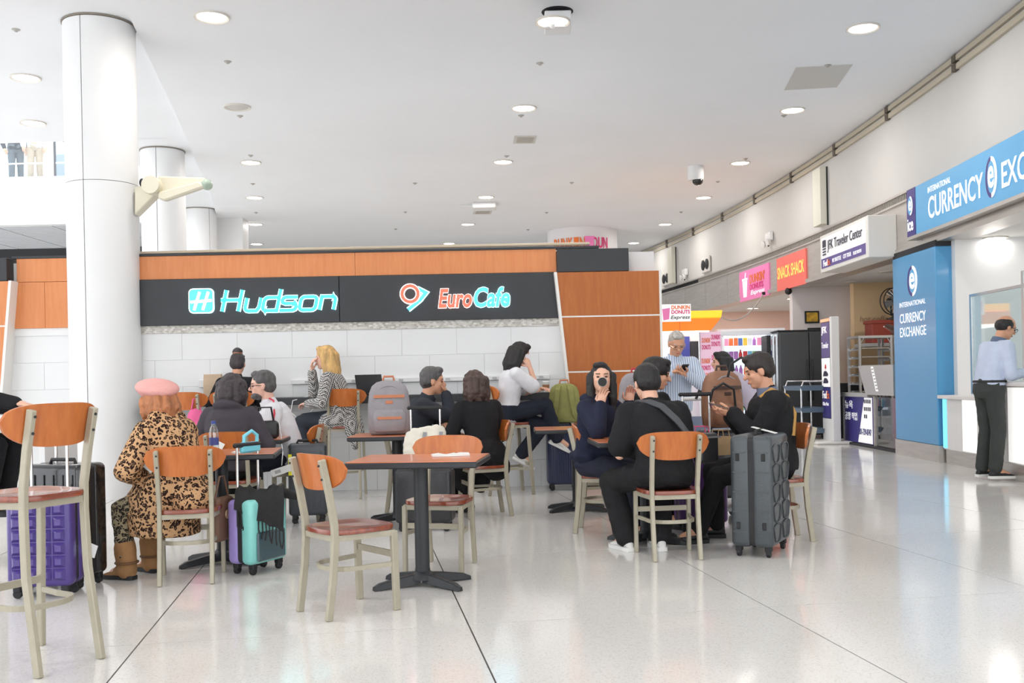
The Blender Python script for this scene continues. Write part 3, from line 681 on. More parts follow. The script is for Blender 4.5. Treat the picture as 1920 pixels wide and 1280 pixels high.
# far doughnut column
c = tag(empty('sign_column', (1.95, 26.6, 0)), 'wide white round column with orange lettering rising behind the cafe wall', 'column')
MB().lathe([(.93, 0), (.93, CR)], n=40).build('wrap', mat('column_wrap', (.82, .80, .81), .5), c, smooth=40)
for ang, txt, mm, h, w in ((-112, "DUNKIN'", M_dorange, .28, .95), (-63, 'DUN', M_pinkd, .28, .5)):
    nseg = len(txt)
    for i, ch in enumerate(txt):
        a = math.radians(ang+(i-nseg/2)*9.5); d = Vector((math.cos(a), math.sin(a), 0))
        b = MB(); text_mb(b, ch, frame(d*.935+Vector((0, 0, 4.55)), Vector((-d.y, d.x, 0)), Z), height=.28, width=.13 if ch != "'" else .05, bold=.02, depth=.012); b.build('letter', mm, c)
a = math.radians(-82); d = Vector((math.cos(a), math.sin(a), 0)); b = MB(); b.M = frame(d*.935+Vector((0, 0, 4.55)), Vector((-d.y, d.x, 0)), Z); b.prism([(-.1, 0), (.08, 0), (.12, .3), (-.14, .3)], 2, 0, .015); b.M = Matrix(); b.build('cup_emblem', M_pink, c)
# cream lamp arm on the big column
t = thing('arm_lamp', 'cream folding arm fixture mounted high on the big column', 'fixture', P(266, 400, 10.95))
M_cr = mat('cream_enamel', (.78, .73, .58), .4)
pt = lambda px, py, y=10.9: P(px, py, y)-P(266, 400, 10.95)
MB().prism([(pt(254, 404).x, pt(254, 404).z), (pt(296, 362).x, pt(296, 362).z), (pt(290, 340).x, pt(290, 340).z), (pt(254, 352).x, pt(254, 352).z)], 1, -.08, .08).build('bracket', M_cr, t, bevel=.01)
b = MB(); c0 = pt(289, 350); b.M = Matrix.Translation(c0) @ Matrix.Rotation(math.pi/2, 4, 'X'); b.lathe([(.001, -.13), (.095, -.13), (.10, -.11), (.10, .11), (.095, .13), (.001, .13)], n=24); b.M = Matrix(); b.build('drum', M_cr, t, smooth=40)
MB().prism([(pt(296, 330).x, pt(296, 330).z), (pt(385, 333).x, pt(385, 333).z), (pt(390, 346).x, pt(390, 346).z), (pt(300, 362).x, pt(300, 362).z)], 1, -.06, .06).build('upper_arm', M_cr, t, bevel=.015)
MB().prism([(pt(300, 362).x, pt(300, 362).z), (pt(375, 342).x, pt(375, 342).z), (pt(392, 350).x, pt(392, 350).z), (pt(312, 378).x, pt(312, 378).z), (pt(300, 374).x, pt(300, 374).z)], 1, -.12, -.02).build('lower_arm', M_cr, t, bevel=.015)
MB().ell(pt(388, 346), (.06, .09, .06)).build('lens', mat('greenish_lens', (.45, .55, .45), .15), t, smooth=180)
MB().ell(pt(267, 343), (.03, .06, .05)).build('cap', M_rubber, t, smooth=180)
# =================================================================== CHAIRS, STOOLS, TABLES
D2R = math.radians
def make_chair(name, seat_h, wide=1.0):
    t = empty(name)
    d = seat_h-.44; k = 1.0+d*.12
    xr = -.165; yr = .152; xf = .165*k; yf = .185*k
    prof = [(-.019, -.0135), (.019, -.0135), (.019, .0135), (-.019, .0135)]
    for s in (-1, 1):
        path = [(xr-.045-d*.12, s*(yr+d*.02), 0), (xr-.012, s*(yr+d*.01), seat_h*.55), (xr, s*yr, seat_h*.9), (xr-.002, s*yr, seat_h+.04), (xr-.03, s*(yr+.002), seat_h+.2), (xr-.070, s*(yr+.004), seat_h+.375)]
        MB().sweep(path, prof, up=(1, 0, 0)).build('leg', M_frame, t, bevel=.004)
        MB().sweep([(xf+.012+d*.1, s*(yf+d*.06), 0), (xf, s*yf, seat_h-.02)], prof, up=(1, 0, 0)).build('leg', M_frame, t, bevel=.004)
        for zz, xx in ((seat_h+.345, xr-.064), (seat_h+.275, xr-.048)):
            b = MB(); b.M = Matrix.Translation((xx-.020, s*yr, zz)) @ Matrix.Rotation(-math.pi/2+.2, 4, 'Y'); b.lathe([(.006, 0), (.006, .005), (.001, .006)], n=8); b.M = Matrix(); b.build('bolt', M_dark, t)
    fr = MB()
    for a, b in (((xr, yr), (xf, yf)), ((xr, -yr), (xf, -yf)), ((xr, -yr), (xr, yr)), ((xf, -yf), (xf, yf))):
        fr.bar([(a[0], a[1], seat_h-.03), (b[0], b[1], seat_h-.03)], .03, .02, Z)
    fr.build('seat_frame', M_frame, t)
    zs = .275 if seat_h < .6 else .30
    MB().bar([(xf+.002, -yf, zs+.02), (xf+.002, yf, zs+.02)], .034, .012, Z).build('stretcher', M_frame, t)
    pts = [(xf, -yf, zs-.03)]; n = 12
    for i in range(n+1):
        a = D2R(-75-210*i/n); pts.append((-.045+math.cos(a)*.115*k, math.sin(a)*(yr+.006), zs-.03))
    pts = [(xf, -yf, zs-.03), (.03, -yr*1.04, zs-.03)]+[(-.05+.105*math.cos(D2R(270-180*i/n)), yr*math.sin(D2R(270-180*i/n)), zs-.03) for i in range(n+1)]+[(.03, yr*1.04, zs-.03), (xf, yf, zs-.03)]
    MB().bar(pts, .024, .012, Z).build('stretcher', M_frame, t)
    # seat: rounded, slightly dished
    N = 28; R = []
    def outline(q, z, dish=0):
        o = []
        for i in range(N):
            a = 2*math.pi*i/N; c, s_ = math.cos(a), math.sin(a); e = 2/3.6
            x = abs(c)**e*(1 if c > 0 else -1)*.20*k*q; y = abs(s_)**e*(1 if s_ > 0 else -1)*(.195+.02*c)*k*q
            o.append((x+.005, y, z+dish))
        return o
    sb = MB(); sb.loft([outline(.2, seat_h+.002), outline(.6, seat_h+.004), outline(.9, seat_h+.012), outline(.985, seat_h+.012), outline(1, seat_h+.005), outline(.99, seat_h-.012), outline(.95, seat_h-.016)])
    sb.build('seat', M_seat, t, smooth=50)
    # backrest: curved veneer shield
    nb = 22; hw = .242; rows = 5; F = []; B = []
    top = []; bot = []
    for i in range(nb+1):
        u = -1+2*i/nb; u = math.copysign(abs(u)**.85, u)
        zt = .765+.075*max(0, 1-abs(u)**4)**.5; zb = .765-.112*max(0, 1-abs(u)**3)**.6
        colF = []; colB = []
        for j in range(rows+1):
            z = zb+(zt-zb)*j/rows+d
            x = xr-.028-(z-seat_h-.15)*.19+.075*u*u
            colF.append((x+.016, u*hw, z)); colB.append((x, u*hw, z))
        F.append(colF); B.append(colB)
    bm_ = MB(); rings = []
    for i in range(nb+1): rings.append(F[i]+B[i][::-1])
    bm_.loft(rings); bm_.build('backrest', M_ply, t, smooth=50)
    return t
chair0 = make_chair('cafe_chair', .44); stool0 = make_chair('bar_stool', .74)
used = {'c': False, 's': False}
def chair(x, y, ang, label, stool=False):
    k = 's' if stool else 'c'; src = stool0 if stool else chair0
    if not used[k]:
        used[k] = True; o = src; o.location = (x, y, 0); o.rotation_euler = (0, 0, D2R(ang))
    else: o = copy_tree(src, (x, y, 0), D2R(ang))
    tag(o, label, 'bar stool' if stool else 'chair', 'bar stools with curved wooden backs' if stool else 'cafe chairs with curved wooden backs'); return o
chair(-.885, 5.27, 40, 'empty wooden-backed chair nearest the camera, left of the front table')
chair(-.47, 6.38, -105, 'empty wooden-backed chair facing the camera behind the front table')
chair(-2.03, 6.21, 101, 'chair of the woman in the leopard coat')
_c = chair(-2.24, 7.95, 93, 'chair of the person in the dark hooded jacket')
b = MB(); b.M = Matrix.Translation((-.240, .05, .735)) @ Matrix.Rotation(.2, 4, 'Y') @ Matrix.Rotation(.5, 4, 'X'); b.box((-.001, -.035, -.03), (.002, .035, .03)); b.M = Matrix(); b.build('paper_sticker', M_trim, _c)
chair(-.27, 8.84, 196, 'chair of the woman in the black coat, seen side on')
chair(1.03, 6.67, 96, 'chair of the man in the black shirt, back to the camera')
chair(.70, 7.80, -12, 'chair of the woman in the navy hoodie holding a cup')
chair(.74, 8.78, 180, 'chair behind the woman in the navy hoodie')
chair(1.90, 7.23, 184, 'chair of the man with the phone beside the charcoal suitcase')
chair(-1.92, 8.85, 180, 'chair of the man in the white track jacket')
chair(-.98, 9.3, 5, 'chair of the grey-haired man leaning on his hand')
chair(1.10, 8.35, -100, 'chair of the man whose face shows behind the black shirt')
chair(-2.14, 4.39, 153, 'empty tall stool cut by the left edge of the picture', True)
chair(-1.78, 10.51, 98, 'tall stool of the blonde woman at the bar', True)
chair(-.06, 10.5, 15, 'tall stool of the woman on the phone at the bar', True)
chair(-3.38, 10.45, 88, 'tall stool at the bar next to the big column', True)
chair(-2.92, 10.52, 90, 'tall stool of the person with the hair bun at the bar', True)
chair(1.05, 9.7, 80, 'tall stool in front of the orange end panel', True)
M_top = mat('table_laminate', srgb(214, 128, 84), .28, var=.06, scale=5, coat=.3)
def make_table(w=.76, dd=.6, h=.75):
    t = empty('cafe_table')
    MB().box((-w/2, -dd/2, h-.04), (w/2, dd/2, h-.004)).build('edge_band', M_black, t, bevel=.008)
    MB().box((-w/2+.008, -dd/2+.008, h-.004), (w/2-.008, dd/2-.008, h)).build('table_top', M_top, t)
    MB().lathe([(.043, .05), (.043, h-.06), (.09, h-.045), (.09, h-.04)], n=18).build('post', M_black, t, smooth=40)
    MB().lathe([(.001, .04), (.085, .04), (.075, .065), (.045, .085), (.045, .10)], n=18).build('hub', M_black, t, smooth=40)
    for a in (35, 145, 215, 325):
        c, s = math.cos(D2R(a)), math.sin(D2R(a)); p = Vector((-s, c, 0)); b = MB(); rings = []
        for r, hw, z0, z1 in ((.03, .04, .02, .075), (.15, .032, .012, .06), (.27, .026, .004, .04), (.31, .02, .0, .022)):
            q = Vector((c*r, s*r, 0)); rings.append([q-p*hw+Z*z0, q+p*hw+Z*z0, q+p*hw*.7+Z*z1, q-p*hw*.7+Z*z1])
        b.loft(rings); b.build('foot', M_black, t, bevel=.003)
    return t
table0 = make_table(); tuse = [False]
def table(x, y, ang, label):
    if not tuse[0]:
        tuse[0] = True; o = table0; o.location = (x, y, 0); o.rotation_euler = (0, 0, D2R(ang))
    else: o = copy_tree(table0, (x, y, 0), D2R(ang))
    return tag(o, label, 'table', 'orange topped cafe tables')
table(-.55, 5.87, -6, 'orange topped table with black pedestal nearest the camera')
table(-1.98, 6.75, 8, 'orange topped table beyond the leopard coat woman')
table(-2.30, 8.42, 5, 'orange topped table before the man in the white track jacket')
table(-1.0, 8.55, 0, 'orange topped table carrying the grey backpack')
table(.95, 7.22, 3, 'orange topped table of the group around the man in black')
table(.57, 9.05, 0, 'orange topped table beside the navy ribbed suitcase')
# tall white table at the left edge with a leaflet
t = thing('high_table', 'tall white table behind the stool at the left edge', 'table', (-3.55, 6.9, 0))
MB().box((-.22, -.35, .99), (.45, .35, 1.03)).build('table_top', M_white, t, bevel=.006)
for x in (-.17, .40): MB().box((x-.02, -.25, 0), (x+.02, .25, .99)).build('leg', M_white, t)
t = thing('leaflet', 'purple and white leaflet on the tall white table', 'leaflet', (-3.25, 6.75, 1.03), .2)
MB().box((-.14, -.1, 0), (.14, .1, .012)).build('pages', M_swhite, t); MB().box((-.14, .02, .012), (.14, .1, .014)).build('cover_stripe', M_spurp, t)
# =================================================================== LUGGAGE
def rbx(mb, w, d, z0, z1, r, n=5, grow=0.0):
    """box with rounded vertical and horizontal edges, as a loft in z"""
    prof = []
    for i in range(4): prof.append((r*(1-math.sin(math.pi/2*i/4)), z0+r*(1-math.cos(math.pi/2*i/4))))
    prof += [(0, z0+r), (0, z1-r)]
    for i in range(1, 5): prof.append((r*(1-math.cos(math.pi/2*i/4)), z1-r+r*math.sin(math.pi/2*i/4)))
    rings = []
    for ins, z in prof:
        a, b = w/2-ins, d/2-ins; rr = max(.004, r-ins*.6)
        ring = []
        for cx, cy, a0 in ((a-rr, b-rr, 0), (-a+rr, b-rr, 90), (-a+rr, -b+rr, 180), (a-rr, -b+rr, 270)):
            for i in range(n): 
                an = D2R(a0+90*i/(n-1)); ring.append((cx+rr*math.cos(an), cy+rr*math.sin(an), z))
        rings.append(ring)
    mb.loft(rings); return mb
def suitcase(label, x, y, ang, w, d, h, m, style='plain', rods=0.0, dark=None, lift=.065, accent=None, name='suitcase', tilt=0.0):
    t = thing(name, label, 'suitcase', (x, y, 0), D2R(ang)); dark = dark or M_rubber
    if tilt: t.rotation_euler = (tilt, 0, D2R(ang))
    rbx(MB(), w, d*.97/2-.004, lift, h, .035).build('shell', m, t, loc=(0, -d/4, 0), smooth=50)
    rbx(MB(), w, d*.97/2-.004, lift, h, .035).build('shell', accent or m, t, loc=(0, d/4, 0), smooth=50)
    rbx(MB(), w-.014, d*.5, lift+.008, h-.008, .03).build('zip_band', dark, t, smooth=50)
    f0 = -d/2; 
    if style == 'quilt':
        nx, nz = 4, 6; cw = (w-.06)/nx; ch = (h-lift-.07)/nz
        q = MB(); q.loft([[(-cw*.48, 0, -ch*.48), (cw*.48, 0, -ch*.48), (cw*.48, 0, ch*.48), (-cw*.48, 0, ch*.48)], [(-cw*.22, -.022, -ch*.22), (cw*.22, -.022, -ch*.22), (cw*.22, -.022, ch*.22), (-cw*.22, -.022, ch*.22)]])
        me = q.mesh('quilt_square', m)
        for i in range(nx):
            for j in range(nz): add('quilt_square', me, t, (-w/2+.03+(i+.5)*cw, f0+.006, lift+.035+(j+.5)*ch))
    elif style == 'ribs':
        nr = 12; me = MB().tube([(0, 0, lift+.05), (0, 0, h-.05)], .009, 6).mesh('rib', m, smooth=60)
        for i in range(nr): add('rib', me, t, (-w/2+.04+i*(w-.08)/(nr-1), f0+.006, 0))
        me2 = MB().tube([(0, -d/2+.05, h), (0, -.01, h)], .006, 6).mesh('rib', m, smooth=60)
        for i in range(nr): add('rib', me2, t, (-w/2+.04+i*(w-.08)/(nr-1), 0, -.004))
    elif style == 'waves':
        for k in range(5):
            zc = lift+.09+k*(h-lift-.16)/4.4; 
            for s in (-1, 1):
                pts = [(s*w*.24+.105*math.cos(a)*(1-.25*math.cos(2*a))+.012*math.sin(2*a), f0-.001, zc+.06*math.sin(a)) for a in [2*math.pi*i/20 for i in range(20)]]
                MB().tube(pts, .0042, 6, closed=True).build('relief_loop', m, t, smooth=60)
        for s in (-1, 1):                                        # latches and bars on the narrow sides
            for k in range(5): MB().box((s*w/2-.004, -d*.42, lift+.1+k*(h-lift-.15)/4.5), (s*w/2+.004, -d*.12, lift+.106+k*(h-lift-.15)/4.5)).build('relief_bar', m, t)
            for k in range(5): MB().box((s*w/2-.004, d*.12, lift+.1+k*(h-lift-.15)/4.5), (s*w/2+.004, d*.42, lift+.106+k*(h-lift-.15)/4.5)).build('relief_bar', m, t)
            for yy_ in (-d*.30, d*.30):
                for zz in (h*.26, h*.82): MB().box((s*w/2-.004, yy_-.014, zz-.025), (s*w/2+.012, yy_+.014, zz+.025)).build('latch', M_rubber, t, bevel=.004)
    elif style == 'grooves':
        for i in range(6): MB().box((-w/2+.05+i*(w-.1)/5-.004, f0-.004, lift+.06), (-w/2+.05+i*(w-.1)/5+.004, f0+.004, h-.06)).build('rib', m, t)
    for sx in (-1, 1):
        for sy in (-1, 1):
            wh = MB(); wh.M = Matrix.Translation((sx*(w/2-.05), sy*(d/2-.045), .026)) @ Matrix.Rotation(math.pi/2, 4, 'X'); wh.lathe([(.001, -.014), (.022, -.014), (.026, -.010), (.026, .010), (.022, .014), (.001, .014)], n=14); wh.M = Matrix()
            o = wh.build('wheel', dark, t, smooth=40)
            fk = MB().box((sx*(w/2-.05)-.022, sy*(d/2-.045)-.022, .035), (sx*(w/2-.05)+.022, sy*(d/2-.045)+.022, lift+.012)).build('wheel_fork', dark, t, bevel=.006)
    MB().tube([(-.09, 0, h-.005), (-.08, 0, h+.022), (.08, 0, h+.022), (.09, 0, h-.005)], .011, 8).build('carry_handle', dark, t, smooth=60)
    if rods:
        for s in (-1, 1): MB().tube([(s*min(w*.28, .12), d*.33, h-.02), (s*min(w*.28, .12), d*.33, rods)], .009, 8).build('telescopic_rod', M_chrome, t, smooth=60)
        MB().box((-min(w*.28, .12)-.03, d*.33-.016, rods-.012), (min(w*.28, .12)+.03, d*.33+.016, rods+.018)).build('grip', dark, t, bevel=.01)
    return t
def shell(name, c, rough=.35, coat=.2): return mat(name, c, rough, coat=coat, bump=.15, bscale=90, var=.05, scale=12)
M_purple = shell('shell_purple', srgb(74, 56, 128), .3); M_blk = shell('shell_black', (.012, .012, .014), .18, .6)
M_char = shell('shell_charcoal', srgb(66, 72, 76), .38); M_navy = shell('shell_navy', srgb(38, 46, 78), .3)
M_gry = shell('shell_grey', srgb(62, 66, 72), .4); M_lil = shell('shell_lilac', srgb(158, 140, 206), .3); M_mint = shell('shell_mint', srgb(132, 206, 200), .3)
suitcase('purple quilted suitcase beside the tall stool at the left edge', -2.735, 5.80, 3, .37, .22, .585, M_purple, 'quilt', 1.02)
suitcase('large glossy black suitcase behind the purple quilted one', -2.76, 6.10, -14, .43, .27, .745, M_blk, 'grooves', 1.08)
suitcase('small lilac and mint suitcase under a dark scarf', -1.66, 6.42, 62, .34, .22, .475, M_mint, 'plain', .81, accent=M_lil)
suitcase('dark grey suitcase standing behind the near chair', -1.79, 8.66, 10, .33, .25, .685, M_gry, 'grooves')
suitcase('black suitcase under the table with the grey backpack', -.72, 8.05, -4, .46, .26, .50, shell('shell_coal', (.02, .02, .023), .45), 'plain', .98)
suitcase('navy ribbed suitcase carrying the green backpack', .53, 10.74, 2, .345, .24, .70, M_navy, 'ribs')
suitcase('big charcoal suitcase with wavy relief standing on the right', 1.66, 6.72, 61, .47, .285, .80, M_char, 'waves')
suitcase('purple suitcase under the table of the group on the right', 1.44, 7.72, 4, .38, .24, .56, shell('shell_violet', srgb(84, 50, 112), .35), 'grooves', 1.05)
t = [o for o in bpy.data.objects if o.name.startswith('suitcase') and 'glossy black' in o.get('label', '')][0]
def tagcard(parent, p, ang, w=.16, h=.055, c=(.85, .85, .83)):
    b = MB(); b.M = Matrix.Translation(p) @ Matrix.Rotation(ang, 4, 'Y'); b.box((0, -.003, -h/2), (w, .003, h/2)); b.M = Matrix()
    o = b.build('luggage_tag', mat('tag_paper', c, .6), parent)
    b = MB(); b.M = Matrix.Translation(p) @ Matrix.Rotation(ang, 4, 'Y')
    b.box((w*.15, -.0045, -h*.2), (w*.4, -.003, h*.25)); b.M = Matrix(); b.build('printed_code', mat('tag_ink', (.45, .45, .45), .6), o)
tagcard(t, (.16, -.16, .30), .35, .19, .075)
t = [o for o in bpy.data.objects if o.name.startswith('suitcase') and 'dark scarf' in o.get('label', '')][0]
MB().tube([(.09, .075, .80), (.10, .08, .87), (.05, .08, .90), (-.02, .08, .87), (-.03, .075, .79)], .012, 8).build('turquoise_strap', mat('turquoise_rubber', srgb(122, 205, 222), .4), t, smooth=60)
MB().box((-.06, .06, .76), (.12, .095, .83)).build('turquoise_grip', MATS['turquoise_rubber'], t, bevel=.012)
MB().box((-.13, -.122, .085), (.13, -.104, .27)).build('front_pocket', mat('pocket_teal', srgb(58, 84, 92), .2, coat=.5), t, bevel=.01)
t = [o for o in bpy.data.objects if o.name.startswith('suitcase') and 'wavy relief' in o.get('label', '')][0]
b = MB(); b.M = Matrix.Translation((.02, 0, .826)) @ Matrix.Rotation(.25, 4, 'X'); b.box((-.01, -.11, 0), (.05, .06, .004)); b.M = Matrix(); b.build('luggage_tag', mat('tag_paper', (.85, .85, .83), .6), t)
t = [o for o in bpy.data.objects if o.name.startswith('suitcase') and 'standing behind the near chair' in o.get('label', '')][0]
tagcard(t, (-.30, -.15, .44), -.3, .2, .06)
MB().box((-.16, -.145, .42), (-.13, -.138, .60)).build('yellow_tag', mat('tag_yellow', srgb(235, 225, 40), .5), t)
# scarf with fringe over the lilac case
t = thing('scarf', 'black fringed scarf draped over the small lilac suitcase', 'scarf', (-1.66, 6.42, .47), D2R(10))
M_scarf = mat('scarf_wool', (.018, .017, .018), .9, bump=.4, bscale=120)
sb = MB(); rings = []
for i in range(15):
    u = i/14; xx = -.13+.30*u
    ridge = .035+.015*math.sin(u*9)
    rings.append([(xx, -.16-.01*math.sin(i*2.1), -.05-.15*u+.006*math.sin(i*1.7)), (xx+.01, -.145, .0+.01*math.sin(i)), (xx, -.09, .02+ridge*.6), (xx, -.02, .03+ridge+.02*math.sin(i*1.9)), (xx, .05, .03+ridge*.8), (xx, .12, .01), (xx, .15, -.08), (xx, .14, -.082), (xx, .11, -.005), (xx, .04, .025), (xx, -.02, .03), (xx, -.085, .008), (xx, -.133, -.01), (xx, -.148, -.05-.15*u+.006*math.sin(i*1.7))])
sb.loft(rings); sb.build('cloth', M_scarf, t, smooth=70)
for i in range(14):
    u = i/13; xx = -.11+.28*u; z0 = -.06-.15*u
    MB().tube([(xx, -.155, z0+.02), (xx+.004*math.sin(i), -.158, z0-.05), (xx+.01*math.sin(i*2.3), -.156, z0-.10)], .0045, 5).build('fringe', M_scarf, t)
MB().cone((.10, -.02, .05), (.24, .04, .0), .035, .028).build('fold', M_scarf, t, smooth=180)
t = thing('shoulder_bag', 'brown leather bag hanging on the lilac suitcase', 'bag', (-1.87, 6.36, .16), D2R(75))
rbx(MB(), .20, .07, .05, .33, .025).build('body', mat('brown_leather', srgb(112, 82, 66), .55, bump=.2), t, smooth=50)
MB().tube([(-.08, 0, .32), (-.02, .0, .46), (.03, 0, .46), (.08, 0, .32)], .007, 6).build('strap', MATS['brown_leather'], t)
b = MB(); b.M = Matrix.Translation((.0, -.042, .22)); b.ell((0, 0, 0), (.03, .008, .03)); b.M = Matrix(); b.build('charm', mat('charm_gold', (.7, .5, .3), .3, .6), t, smooth=180)
# ------------------------------------------------------------------ backpacks
def backpack(label, x, y, z, ang, w, h, d, m, trim, pocket=True, straps=False, lean=0.0):
    t = thing('backpack', label, 'backpack', (x, y, z), D2R(ang)); t.rotation_euler = (lean, 0, D2R(ang))
    b = MB(); rings = []
    for u, sx, sy in ((0, .86, .8), (.04, .96, .95), (.2, 1, 1), (.55, 1, .98), (.78, .93, .88), (.9, .80, .7), (.97, .58, .46), (1, .3, .22)):
        ring = []
        for i in range(20):
            a = 2*math.pi*i/20; c, s = math.cos(a), math.sin(a); e = 2/3.4
            ring.append((math.copysign(abs(c)**e, c)*w/2*sx, math.copysign(abs(s)**e, s)*d/2*sy, u*h))
        rings.append(ring)
    b.loft(rings); b.build('body', m, t, smooth=60)
    if pocket:
        b = MB(); rings = []
        for u, sx, sy in ((0, .8, .75), (.06, .96, 1), (.6, 1, 1), (.85, .94, .9), (1, .75, .5)):
            ring = []
            for i in range(16):
                a = 2*math.pi*i/16; c, s = math.cos(a), math.sin(a); e = 2/3.6
                ring.append((math.copysign(abs(c)**e, c)*w*.40*sx, -d*.44+math.copysign(abs(s)**e, s)*d*.22*sy, .02+u*h*.42))
            rings.append(ring)
        b.loft(rings); b.build('front_pocket', m, t, smooth=60)
        MB().bar([(-w*.28, -d*.675, h*.30), (w*.28, -d*.675, h*.30)], .022, .006, Z).build('pocket_zip', trim, t)
        MB().bar([(-w*.36, -d*.47, h*.70), (w*.36, -d*.47, h*.70)], .025, .016, Z).build('upper_zip', trim, t)
        MB().box((-.03, -d*.51, h*.56), (.03, -d*.46, h*.62)).build('badge', trim, t, bevel=.003)
        arcp = [(-w*.44*math.cos(a), -d*.36, h*.44+h*.46*math.sin(a)) for a in [math.pi*i/14 for i in range(15)]]
        MB().tube(arcp, .006, 6).build('piping', mat('piping_grey', (.3, .3, .33), .6), t)
    MB().tube([(-.05, 0, h*.97), (-.04, 0, h+.035), (.04, 0, h+.035), (.05, 0, h*.97)], .010, 8).build('grab_handle', trim, t, smooth=60)
    if straps:
        for s in (-1, 1):
            MB().bar([(s*w*.16, -d*.30, h*.96), (s*w*.2, -d*.56, h*.85), (s*w*.24, -d*.64, h*.55), (s*w*.32, -d*.58, h*.22), (s*w*.42, -d*.4, h*.05)], .055, .018, (1, 0, 0)).build('strap', m, t, bevel=.006)
    return t
M_bgry = mat('canvas_grey', srgb(150, 146, 150), .8, bump=.25, bscale=200, var=.06, scale=20); M_tan = mat('tan_trim', srgb(196, 124, 88), .6)
backpack('grey backpack with tan zips standing on a table', -1.06, 8.55, .752, 8, .36, .46, .22, M_bgry, M_tan, lean=-.04)
M_olive = mat('canvas_olive', srgb(142, 142, 84), .85, bump=.25, bscale=200, var=.08, scale=15)
backpack('olive green backpack standing on the navy suitcase', .56, 10.74, .725, -4, .34, .42, .2, M_olive, M_tan, False, True)
backpack('grey backpack with a red badge behind the group on the right', 1.12, 9.05, .74, 5, .32, .5, .2, M_bgry, mat('badge_red', srgb(190, 40, 60), .5), lean=.1)
# bag support: the stool seat that carries it
M_brn = mat('leather_brown', srgb(140, 98, 74), .5, bump=.2, bscale=60, var=.1, scale=10)
# luggage cart with the brown backpack
t = thing('luggage_cart', 'white tubular luggage cart between the table group and the man with the phone', 'luggage cart', (1.70, 8.25, 0), D2R(8))
for s in (-1, 1):
    MB().tube([(s*.22, -.3, .12), (s*.22, .26, .14), (s*.23, .32, .3), (s*.23, .36, .92), (s*.20, .30, 1.0)], .015, 8).build('side_frame', mat('cart_white', (.78, .77, .76), .35), t, smooth=60)
    for yy_ in (-.25, .25):
        b = MB(); b.M = Matrix.Translation((s*.2, yy_, .055)) @ Matrix.Rotation(math.pi/2, 4, 'Y'); b.lathe([(.001, -.02), (.05, -.02), (.055, -.01), (.055, .01), (.05, .02), (.001, .02)], n=16); b.M = Matrix(); b.build('wheel', M_rubber, t, smooth=40)
MB().tube([(-.20, .30, 1.0), (.20, .30, 1.0)], .017, 8).build('push_bar', MATS['cart_white'], t, smooth=60)
MB().box((-.23, -.3, .11), (.23, .28, .135)).build('deck', mat('deck_grey', (.35, .35, .36), .5, .4), t)
MB().box((-.22, .30, .55), (.22, .325, .85)).build('sign_plate', mat('plate_blue', (.25, .3, .42), .4), t)
for s in (-.12, .0, .1): MB().tube([(s, .2, 1.0), (s+.03, .2, 1.07), (s+.09, .22, 1.05)], .012, 6).build('brake_lever', M_rubber, t)
suitcase('dark suitcase riding on the luggage cart', 1.70, 8.13, 8, .36, .24, .62, shell('shell_slate', (.05, .05, .06), .4), 'plain')
_s = [o for o in bpy.data.objects if 'riding on the luggage cart' in o.get('label', '')][0]; _s.location.z = .137
bp_ = backpack('brown leather backpack with black straps on the luggage cart', 1.68, 7.98, .785, 14, .32, .45, .22, M_brn, mat('brown_dark', srgb(70, 48, 38), .5))
for sx, hh in ((.10, .50), (-.06, .30)):
    MB().tube([(sx-.11, -.13, hh-.10), (sx-.10, -.17, hh), (sx-.02, -.19, hh+.05), (sx+.08, -.17, hh), (sx+.11, -.14, hh-.18)], .010, 8).build('carry_strap', M_rubber, bp_, smooth=60)
# paper bags between the cart and the big suitcase
for k, (x, y, ang, m, lab) in enumerate(((1.45, 7.72, 12, mat('paper_pink', srgb(228, 80, 128), .6), 'pink paper shopping bag standing on the purple suitcase'), (1.60, 7.68, 30, mat('paper_kraft', srgb(190, 160, 120), .8, var=.1), 'kraft paper bag standing on the purple suitcase'))):
    t = thing('shopping_bag', lab, 'bag', (x, y, .585), D2R(ang))
    b = MB(); w, d, h = .15, .09, .17-k*.03
    b.loft([[(-w/2, -d/2, 0), (w/2, -d/2, 0), (w/2, d/2, 0), (-w/2, d/2, 0)], [(-w/2, -d/2, h*.6), (w/2, -d/2, h*.6), (w/2, d/2, h*.6), (-w/2, d/2, h*.6)], [(-w/2, -d/2.6, h), (w/2, -d/2.6, h), (w/2, d/2.6, h), (-w/2, d/2.6, h)], [(-w/2+.006, -d/2.6+.006, h-.002), (w/2-.006, -d/2.6+.006, h-.002), (w/2-.006, d/2.6-.006, h-.002), (-w/2+.006, d/2.6-.006, h-.002)], [(-w/2+.006, -d/2+.006, .01), (w/2-.006, -d/2+.006, .01), (w/2-.006, d/2-.006, .01), (-w/2+.006, d/2-.006, .01)]]); b.build('bag_body', m, t)
    for s in (-1, 1): MB().tube([(-.06, s*d/2.7, h-.01), (-.05, s*d/2.6, h+.05), (.05, s*d/2.6, h+.05), (.06, s*d/2.7, h-.01)], .004, 6).build('cord_handle', m, t)
